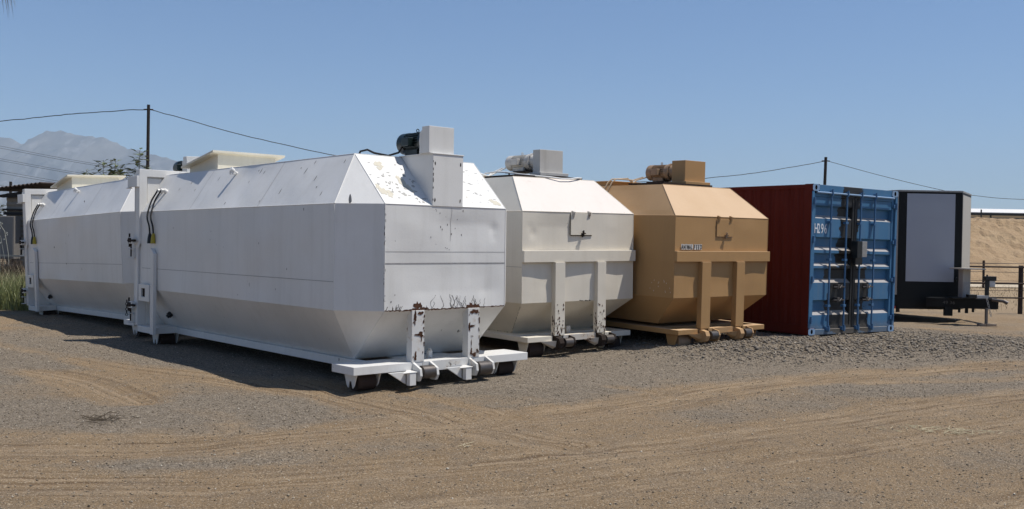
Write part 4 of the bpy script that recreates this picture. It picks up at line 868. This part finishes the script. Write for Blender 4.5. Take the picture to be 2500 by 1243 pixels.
for k in range(-5, 9): m = MB(); m.cyl((k*1.95,k*.05,-.2),(k*1.95,k*.05,1.27),.055,8); m.build('post', IRON, root)
for zz in (.35,.75,1.15): m = MB(); m.tube([(-9.75,-.25,zz),(15.6,.4,zz)],.012,5); m.build('wire', WIRE, root)

# =================================================================== poles and power lines
POLE = plain('creosote_pole', (.032,.025,.021), .85, 0, .5, 6, .6); LINE = plain('cable_black', (.022,.026,.032), .6)
def pole(x, y, h, r, label, lean=0):
    root = empty('power_pole', (x,y,0)); tag(root, label, 'power pole', 'power poles')
    m = MB(); m.tube([(lean*-h*.0,0,-1),(lean*h,0,h)], r*1.25, 12, r1=r); m.build('shaft', POLE, root)
    m = MB(); m.box((lean*h-r-.05,-.03,h-.22),(lean*h+r+.05,.03,h-.17)); m.cyl((lean*h-r-.05,0,h-.20),(lean*h-r-.13,0,h-.20),.03,8); m.cyl((lean*h+r+.05,0,h-.20),(lean*h+r+.13,0,h-.20),.03,8); m.build('insulator_bracket', IRON, root)
pole(-15.14, 40, 7.12, .062, 'tall bare wooden power pole behind the white bins')
pole(16.0, 50, 6.42, .075, 'short leaning power pole behind the shipping container', .022)
def span(name, pts, r, label, cat='power line', mat=LINE, grp=None, wig=0):
    m = MB(); out = []; rd = random.Random(len(label))
    for i in range(len(pts)-1):
        p0, p1, p2, p3 = [Vector(pts[min(max(j,0),len(pts)-1)]) for j in (i-1,i,i+1,i+2)]
        for s_ in range(10): u = s_/10; out.append(.5*((2*p1)+(p2-p0)*u+(2*p0-5*p1+4*p2-p3)*u*u+(3*p1-p0-3*p2+p3)*u**3) + Vector((0,0,rd.uniform(-wig,wig))))
    out.append(Vector(pts[-1])); m.tube(out, r, 6); return tag(m.build(name, mat), label, cat, grp)
span('power_line', [(-38,40,5.2),(-30,40,5.55),(-21.3,40,6.33),(-18,40,6.72),(-15.2,40,6.93)], .017, 'twisted power line running off the left edge to the tall pole', grp='overhead power lines', wig=.018)
q_ = [(-15.08+31.2*s, 40+10*s, 6.93-8.5*s+7.78*s*s) for s in np.linspace(0,1,9)]; o = span('power_line', q_, .016, 'power line sagging from the tall pole behind the bins to the short pole', grp='overhead power lines', wig=.012)
for u0, nm in ((.115, 0),):
    pass
span('power_line', [(16.25,50,6.22),(19,50,5.52),(22,50,4.86),(23.8,50,4.58),(26.5,50,4.42),(32,50,4.55),(40,50,5.3)], .013, 'power line drooping to the right from the short pole', grp='overhead power lines')
HV = plain('far_cable', (.10,.11,.13), .6)
for k, (z0_, z1_) in enumerate(((29.4,22.75),(28.75,22.3),(25.5,19.3),(24.9,18.8),(21.7,15.9),(21.0,15.4),(17.2,12.9))):
    a = Vector((-159.4,300,z0_)); b = Vector((-117.4,300,z1_)); d = b-a; pos_ = ['uppermost','second','third','fourth','fifth','sixth','lowest'][k]
    span('transmission_line', [a-d*1.2+Vector((0,0,2.2)), a-d*.4+Vector((0,0,.4)), a, a+d*.5-Vector((0,0,.35)), b, b+d*.9+Vector((0,0,1.2)), b+d*2+Vector((0,0,3.5))], .055, pos_+' of the faint parallel transmission lines crossing the mountain', 'cable', HV, 'distant transmission lines')

# =================================================================== mountains
def mount():
    sil = [(-9500,300),(-7600,520),(-6400,600),(-5600,640),(-4900,720),(-4500,815),(-4254,820),(-4180,812),(-4067,772),(-3960,835),(-3900,865),(-3850,882),(-3740,884),(-3690,868),(-3640,858),(-3560,852),(-3440,835),(-3400,838),(-3330,812),(-3200,752),(-3100,728),(-2980,705),(-2840,664),(-2600,610),(-2200,545),(-1500,420),(-600,300),(800,200),(2500,140),(6000,90),(9000,60)]
    xs = np.linspace(-9400, 8800, 620); vs = np.linspace(0, 1, 90); X, V = np.meshgrid(xs, vs); top = np.interp(X, [a for a,b in sil], [b for a,b in sil])
    Y = 8000 - (1-V)*3000*np.clip(top/900,.15,1) ; ridge = 1-np.abs(2*fbm(X, Y, .0016, 41, 5)-1)
    Hh = top*(V**1.25); Hh = Hh*(1-.0*ridge) - (1-V)*V*4*top*.16*(1-ridge) - np.abs(fbm(X, Y*.35, .005, 42, 5)-.5)*top*.75*np.sin(V*math.pi)**.7 - np.abs(fbm(X*1.0, Y*.5, .013, 44, 4)-.5)*top*.25*np.sin(np.clip(V*.93,0,1)*math.pi)
    Hh = Hh + (np.abs(fbm(X, Y*0, .011, 43, 5)-.5)*-46+5)*V
    Yb = Y; me = bpy.data.meshes.new('mountains'); n, k = 620, 90
    co = np.stack([X, Yb, Hh-25*(1-V)], -1).reshape(-1, 3); back = np.stack([xs, np.full(n, 8500.), np.full(n, -20.)], -1); co = np.vstack([co, back])
    f = [(j*n+i, j*n+i+1, (j+1)*n+i+1, (j+1)*n+i) for j in range(k-1) for i in range(n-1)] + [((k-1)*n+i, (k-1)*n+i+1, k*n+i+1, k*n+i) for i in range(n-1)]
    me.from_pydata(co.tolist(), [], f); me.update(); me.polygons.foreach_set('use_smooth', np.ones(len(f), bool))
    mm, t, p = newmat('mountain_rock'); c_ = N(t, 'ShaderNodeTexCoord').outputs['Object']; a = noise(t, c_, .004, 6, .65, (1, .3, .45)); b = noise(t, c_, .012, 5, .7, (1, .2, .35))
    c = mixc(t, ramp(t, a, [(.35,0),(.65,1)]), (.05,.05,.05), (.15,.14,.125)); c = mixc(t, ramp(t, b, [(.54,0),(.70,.7)]), c, (.30,.29,.28)); t.links.new(c, p.inputs['Base Color']); p.inputs['Roughness'].default_value = 1
    me.materials.append(mm); o = bpy.data.objects.new('mountains', me); COL.objects.link(o); tag(o, 'hazy blue mountain range on the horizon at the left', 'mountain', kind='structure')
mount()

# =================================================================== shed, rails, bushes, weeds at the left
root = empty('shed', (-13.4,26.4,0)); tag(root, 'small corrugated shed with slanted roof behind the far white bin', 'shed')
corr = plain('weathered_corrugated', (.36,.32,.27), .7, .2, .4, 4, .3); DKB = plain('dark_shed_trim', (.030,.027,.025), .8)
m = MB(); n = 120
zs = np.linspace(0, 2.75, n); vs = []
for i, z in enumerate(zs):
    d = .015*math.sin(i*1.05); vs += [(-.25,-.35+d,z),(.75,-.35+d,z)]
m.add(vs, [(2*i,2*i+1,2*i+3,2*i+2) for i in range(n-1)]); m.box((-.25,-.33,0),(.75,1.6,2.6)); m.build('wall', corr, root)
m = MB(); n = 74; vs = []
for i in range(n):
    x = -.75 + i*.022; d = .022*math.sin(i*1.25); z = 2.86+ (x+.75)*.135 + d; vs += [(x,-.75,z-.05),(x,1.9,z+.05),(x,-.75,z-.065),(x,1.9,z+.035)]
m.add(vs, [(4*i,4*i+4,4*i+5,4*i+1) for i in range(n-1)]+[(4*i+2,4*i+3,4*i+7,4*i+6) for i in range(n-1)]+[(4*i,4*i+2,4*i+6,4*i+4) for i in range(n-1)]); m.build('roof', plain('rusted_roof', (.095,.070,.058), .8, .2, .5, 5, .5), root)
m = MB(); m.prism([(-.55,2.66),(.78,2.90),(.78,2.68),(-.30,2.62)], 1, -.50, -.42); m.box((-.30,-.42,2.16),(.76,-.36,2.24)); m.box((-.32,-.44,2.28),(.76,-.36,2.33)); m.build('fascia', DKB, root)
root = empty('storage_cabinet', (-13.45,25.6,0)); tag(root, 'flat dark grey cabinet against the shed wall', 'cabinet')
m = MB(); m.box((-.28,.0,.98),(.24,.35,2.12)); m.build('body', plain('grey_cabinet', (.20,.185,.17), .6, 0, .15, 3, .1), root, .01)
m = MB(); m.box((-.26,-.012,1.0),(.22,-.001,2.10)); m.build('door', bpy.data.materials['grey_cabinet'], root, .003)
m = MB(); m.box((-.25,.05,0),(-.2,.1,.98)); m.box((.15,.05,0),(.2,.1,.98)); m.build('leg', DKB, root)
root = empty('rail_fence', (-14,25.2,0)); tag(root, 'pale horizontal rail fence among weeds at the left edge', 'fence')
for zz in (1.055,.80): m = MB(); m.box((-6,0,zz),(4,.06,zz+.045)); m.build('rail', plain('weathered_rail', (.46,.42,.34), .8, 0, .4, 5, .3), root)
for k in range(5): m = MB(); m.box((-6+k*2.4,.061,0),(-5.9+k*2.4,.14,1.1)); m.build('post', corr, root)
root = empty('lumber_rack', (-15.6,29.5,0)); tag(root, 'stack of pale and brown planks at the left edge beside the shed', 'lumber stack')
rd = random.Random(3)
for k in range(9): m = MB(); m.box((-2.2+rd.uniform(-.1,.1),0,.9+k*.13),(1.3,.5,.98+k*.13)); m.build('plank', plain('plank', (.40,.32,.21), .8, 0, .5, 4, .3) if k % 3 == 0 else plain('plank_brown', (.17,.10,.065), .8, 0, .5, 4, .3), root)
m = MB(); m.box((-2,.05,0),(-1.8,.45,.9)); m.box((.9,.05,0),(1.1,.45,.9)); m.build('leg', DKB, root)
m = MB(); m.cyl((-15.6,30,0),(-15.6,30,3.28),.045,8); tag(m.build('metal_post', DKB), 'short dark post sticking up above the shed roof', 'post')

def leafmat(name, a, b):
    m, t, p = newmat(name); gi = N(t, 'ShaderNodeNewGeometry'); c = ramp(t, gi.outputs['Random Per Island'], [(0,a),(1,b)]); t.links.new(c, p.inputs['Base Color']); p.inputs['Roughness'].default_value = .55
    p.inputs['Subsurface Weight'].default_value = 0
    return m
LEAF = leafmat('grey_green_leaf', (.06,.085,.035), (.16,.19,.085))
def shrub(x, y, hs, label, seed, grp='shrubs behind the bins'):
    rd = random.Random(seed); root = empty('shrub', (x,y,0)); tag(root, label, 'shrub', grp); st_, lf = MB(), MB()
    for (dx, dy, h) in hs:
        pts = [Vector((dx*.3,dy*.3,0))]; k = 9
        for i in range(1, k+1): pts.append(Vector((dx*(.3+.7*i/k)+rd.uniform(-.06,.06), dy*(.3+.7*i/k)+rd.uniform(-.06,.06), h*i/k)))
        st_.tube(pts, .03, 6, r1=.006)
        for i in range(3, k+1):
            for _ in range(26 if i > 5 else 14):
                p0 = pts[i].lerp(pts[i-1], rd.random()); a = rd.uniform(0, 6.28); L_ = rd.uniform(.12,.30)*(1.1-.3*i/k); dr = Vector((math.cos(a), math.sin(a), rd.uniform(-.5,.7))).normalized(); tip = p0+dr*L_*1.6
                st_.tube([p0, p0+dr*L_*.6], .004, 4, cap=False)
                b0 = p0+dr*L_*.5; sd2 = dr.cross(Vector((0,0,1))).normalized()*L_*.30; mid = (b0+tip)/2; dz = Vector((0,0,-L_*.14))
                lf.add([b0, mid+sd2, tip+dz, mid-sd2], [(0,1,2),(0,2,3)])
    st_.build('stem', plain('shrub_stem', (.16,.15,.10), .8), root); lf.build('foliage', LEAF, root)
shrub(-10.3,26,[(.25,0,3.95),(.05,.2,3.5),(-.2,-.2,3.35),(.55,.1,3.45),(.4,-.3,3.2),(-.4,.2,3.4)], 'tall leafy shrub beside the power pole behind the far white bin', 1)
shrub(-11.3,26.5,[(0,0,3.72),(.3,.2,3.75),(-.35,0,3.45),(.6,-.1,3.6)], 'middle shrub whose tops show over the far bin hopper', 2)
shrub(-12.5,27.5,[(0,0,3.15),(.4,.1,3.3),(-.3,0,3.0)], 'low greyish shrub tips just right of the shed roof', 3)
shrub(-17.6,33,[(0,0,2.6),(.4,.1,2.4),(-.5,0,2.3),(.8,.4,2.2)], 'shrub left of the shed in the distance', 4)
# weeds and grass (stuff)
def weeds(name, n, xr, yr, hmin, hmax, cols, label, seed, w=.010, dens=None):
    r_ = np.random.default_rng(seed); X = r_.uniform(*xr, n); Y = r_.uniform(*yr, n)
    if dens is not None: k = r_.random(n) < dens(X, Y); X, Y = X[k], Y[k]; n = len(X)
    Z = gz(X, Y); Hh = hmin+(hmax-hmin)*r_.random(n)**1.5; a = r_.uniform(0, 6.28, n); lx, ly = np.cos(a), np.sin(a); ln = r_.uniform(.1,.6,n)*Hh; b = r_.uniform(0, 6.28, n); wx, wy_ = np.cos(b)*w/2, np.sin(b)*w/2
    P = np.zeros((n,5,3)); P[:,0] = np.stack([X-wx, Y-wy_, Z], -1); P[:,1] = np.stack([X+wx, Y+wy_, Z], -1)
    P[:,2] = np.stack([X+lx*ln*.35+wx*.8, Y+ly*ln*.35+wy_*.8, Z+Hh*.6], -1); P[:,3] = np.stack([X+lx*ln*.35-wx*.8, Y+ly*ln*.35-wy_*.8, Z+Hh*.6], -1); P[:,4] = np.stack([X+lx*ln, Y+ly*ln, Z+Hh], -1)
    me = bpy.data.meshes.new(name); F = [(5*i,5*i+1,5*i+2,5*i+3) for i in range(n)]+[(5*i+3,5*i+2,5*i+4) for i in range(n)]; me.from_pydata(P.reshape(-1,3).tolist(), [], F); me.update(); me.materials.append(leafmat(name+'_mat', *cols))
    o = bpy.data.objects.new(name, me); COL.objects.link(o); tag(o, label, 'weeds', kind='stuff')
weeds('grass', 38000, (-16,-9.4), (20.6,25.5), .2, .78, ((.08,.105,.03),(.25,.26,.10)), 'green grass growing at the left edge beside the far bin', 1, .012, lambda X, Y: np.clip(1.2-(Y-20.6)*.12,0,1)*(X < -9.7+.0*Y - (Y-20.6)*.15))
weeds('dry_weeds', 15000, (-17,-9.6), (21.6,29), .25, .95, ((.26,.20,.10),(.55,.46,.27)), 'dry straw coloured weeds among the green grass', 2, .010)
weeds('dry_weeds', 5000, (-14.8,-12.3), (24.6,25.1), .5, 1.15, ((.035,.025,.02),(.16,.11,.07)), 'dark dead brush along the rail fence', 3, .012)
weeds('dry_weeds', 9000, (11,40), (26.5,47), .03, .13, ((.20,.15,.08),(.38,.30,.18)), 'sparse dry stubble along the pipe fence at the right', 4, .014)
# tall pale weed stalks before the cabinet
m = MB(); rd = random.Random(4)
for (dx, h) in ((0,2.2),(.12,1.75),(.22,1.9)):
    pts = [(-13.0+dx,24.6,0),(-13.05+dx,24.6,h*.6),(-13.15+dx,24.6,h*.9),(-13.28+dx,24.6,h),(-13.4+dx,24.6,h-.03)]; m.tube(pts,.008,5,r1=.004)
    for _ in range(16):
        p0 = Vector(pts[rd.choice([2,3,3,4])])+Vector((rd.uniform(-.06,.06),rd.uniform(-.05,.05),rd.uniform(-.25,.04))); m.add([p0, p0+Vector((rd.uniform(.02,.05),0,.03)), p0+Vector((.0,.02,.06))], [(0,1,2)])
tag(m.build('weed_stalk', plain('pale_weed', (.45,.44,.36), .8)), 'tall pale weed stalk standing before the grey cabinet', 'weed')
# palm whose dead fronds hang into the top left corner
root = empty('palm_tree', (-8.14,12.4,0)); tag(root, 'palm tree whose dry frond tips hang into the top left corner', 'palm tree')
m = MB(); m.tube([(0,0,-.2),(.02,0,2.5),(0,.05,5.6)], .24, 16, r1=.19); m.build('trunk', plain('palm_bark', (.16,.12,.09), .95, 0, .5, 14, 1.0), root)
m = MB(); rd = random.Random(6); FR = leafmat('dry_frond', (.09,.065,.045), (.30,.25,.18))
for k in range(26):
    a = 2*math.pi*k/26+rd.uniform(-.1,.1); d = Vector((math.cos(a), math.sin(a), 0)); c = Vector((0,.05,5.55)); L_ = rd.uniform(.85,1.15)
    pts = [c, c+d*L_*.5+Vector((0,0,.22)), c+d*L_+Vector((0,0,-.05))]; m.tube(pts, .015, 5)
    for j in range(24):
        b = a+(j-11.5)/11.5*1.25; e = Vector((math.cos(b), math.sin(b), 0)); p0 = pts[2]; p1 = p0+e*.26+Vector((0,0,-.08)); p2 = p1+e*.14+Vector((rd.uniform(-.04,.04),0,rd.uniform(-.45,-.65)-.12*(k%3))); s_ = Vector((-e.y,e.x,0))*.014
        m.add([p0-s_*.4, p0+s_*.4, p1+s_, p1-s_, p2], [(0,1,2,3),(3,2,4)])
m.build('frond', FR, root)

# =================================================================== air
m = MB(); m.box((-9900,-9900,-50),(9900,9900,905)); hz, t, p = newmat('haze_air'); t.nodes.remove(p)
pv = N(t, 'ShaderNodeVolumePrincipled'); pv.inputs['Color'].default_value = (.68,.84,1.0,1); pv.inputs['Density'].default_value = 1.0e-4; t.links.new(pv.outputs[0], t.nodes['Material Output'].inputs['Volume'])
tag(m.build('haze', hz), 'thin blue haze in the air over the whole valley', 'haze', kind='stuff')
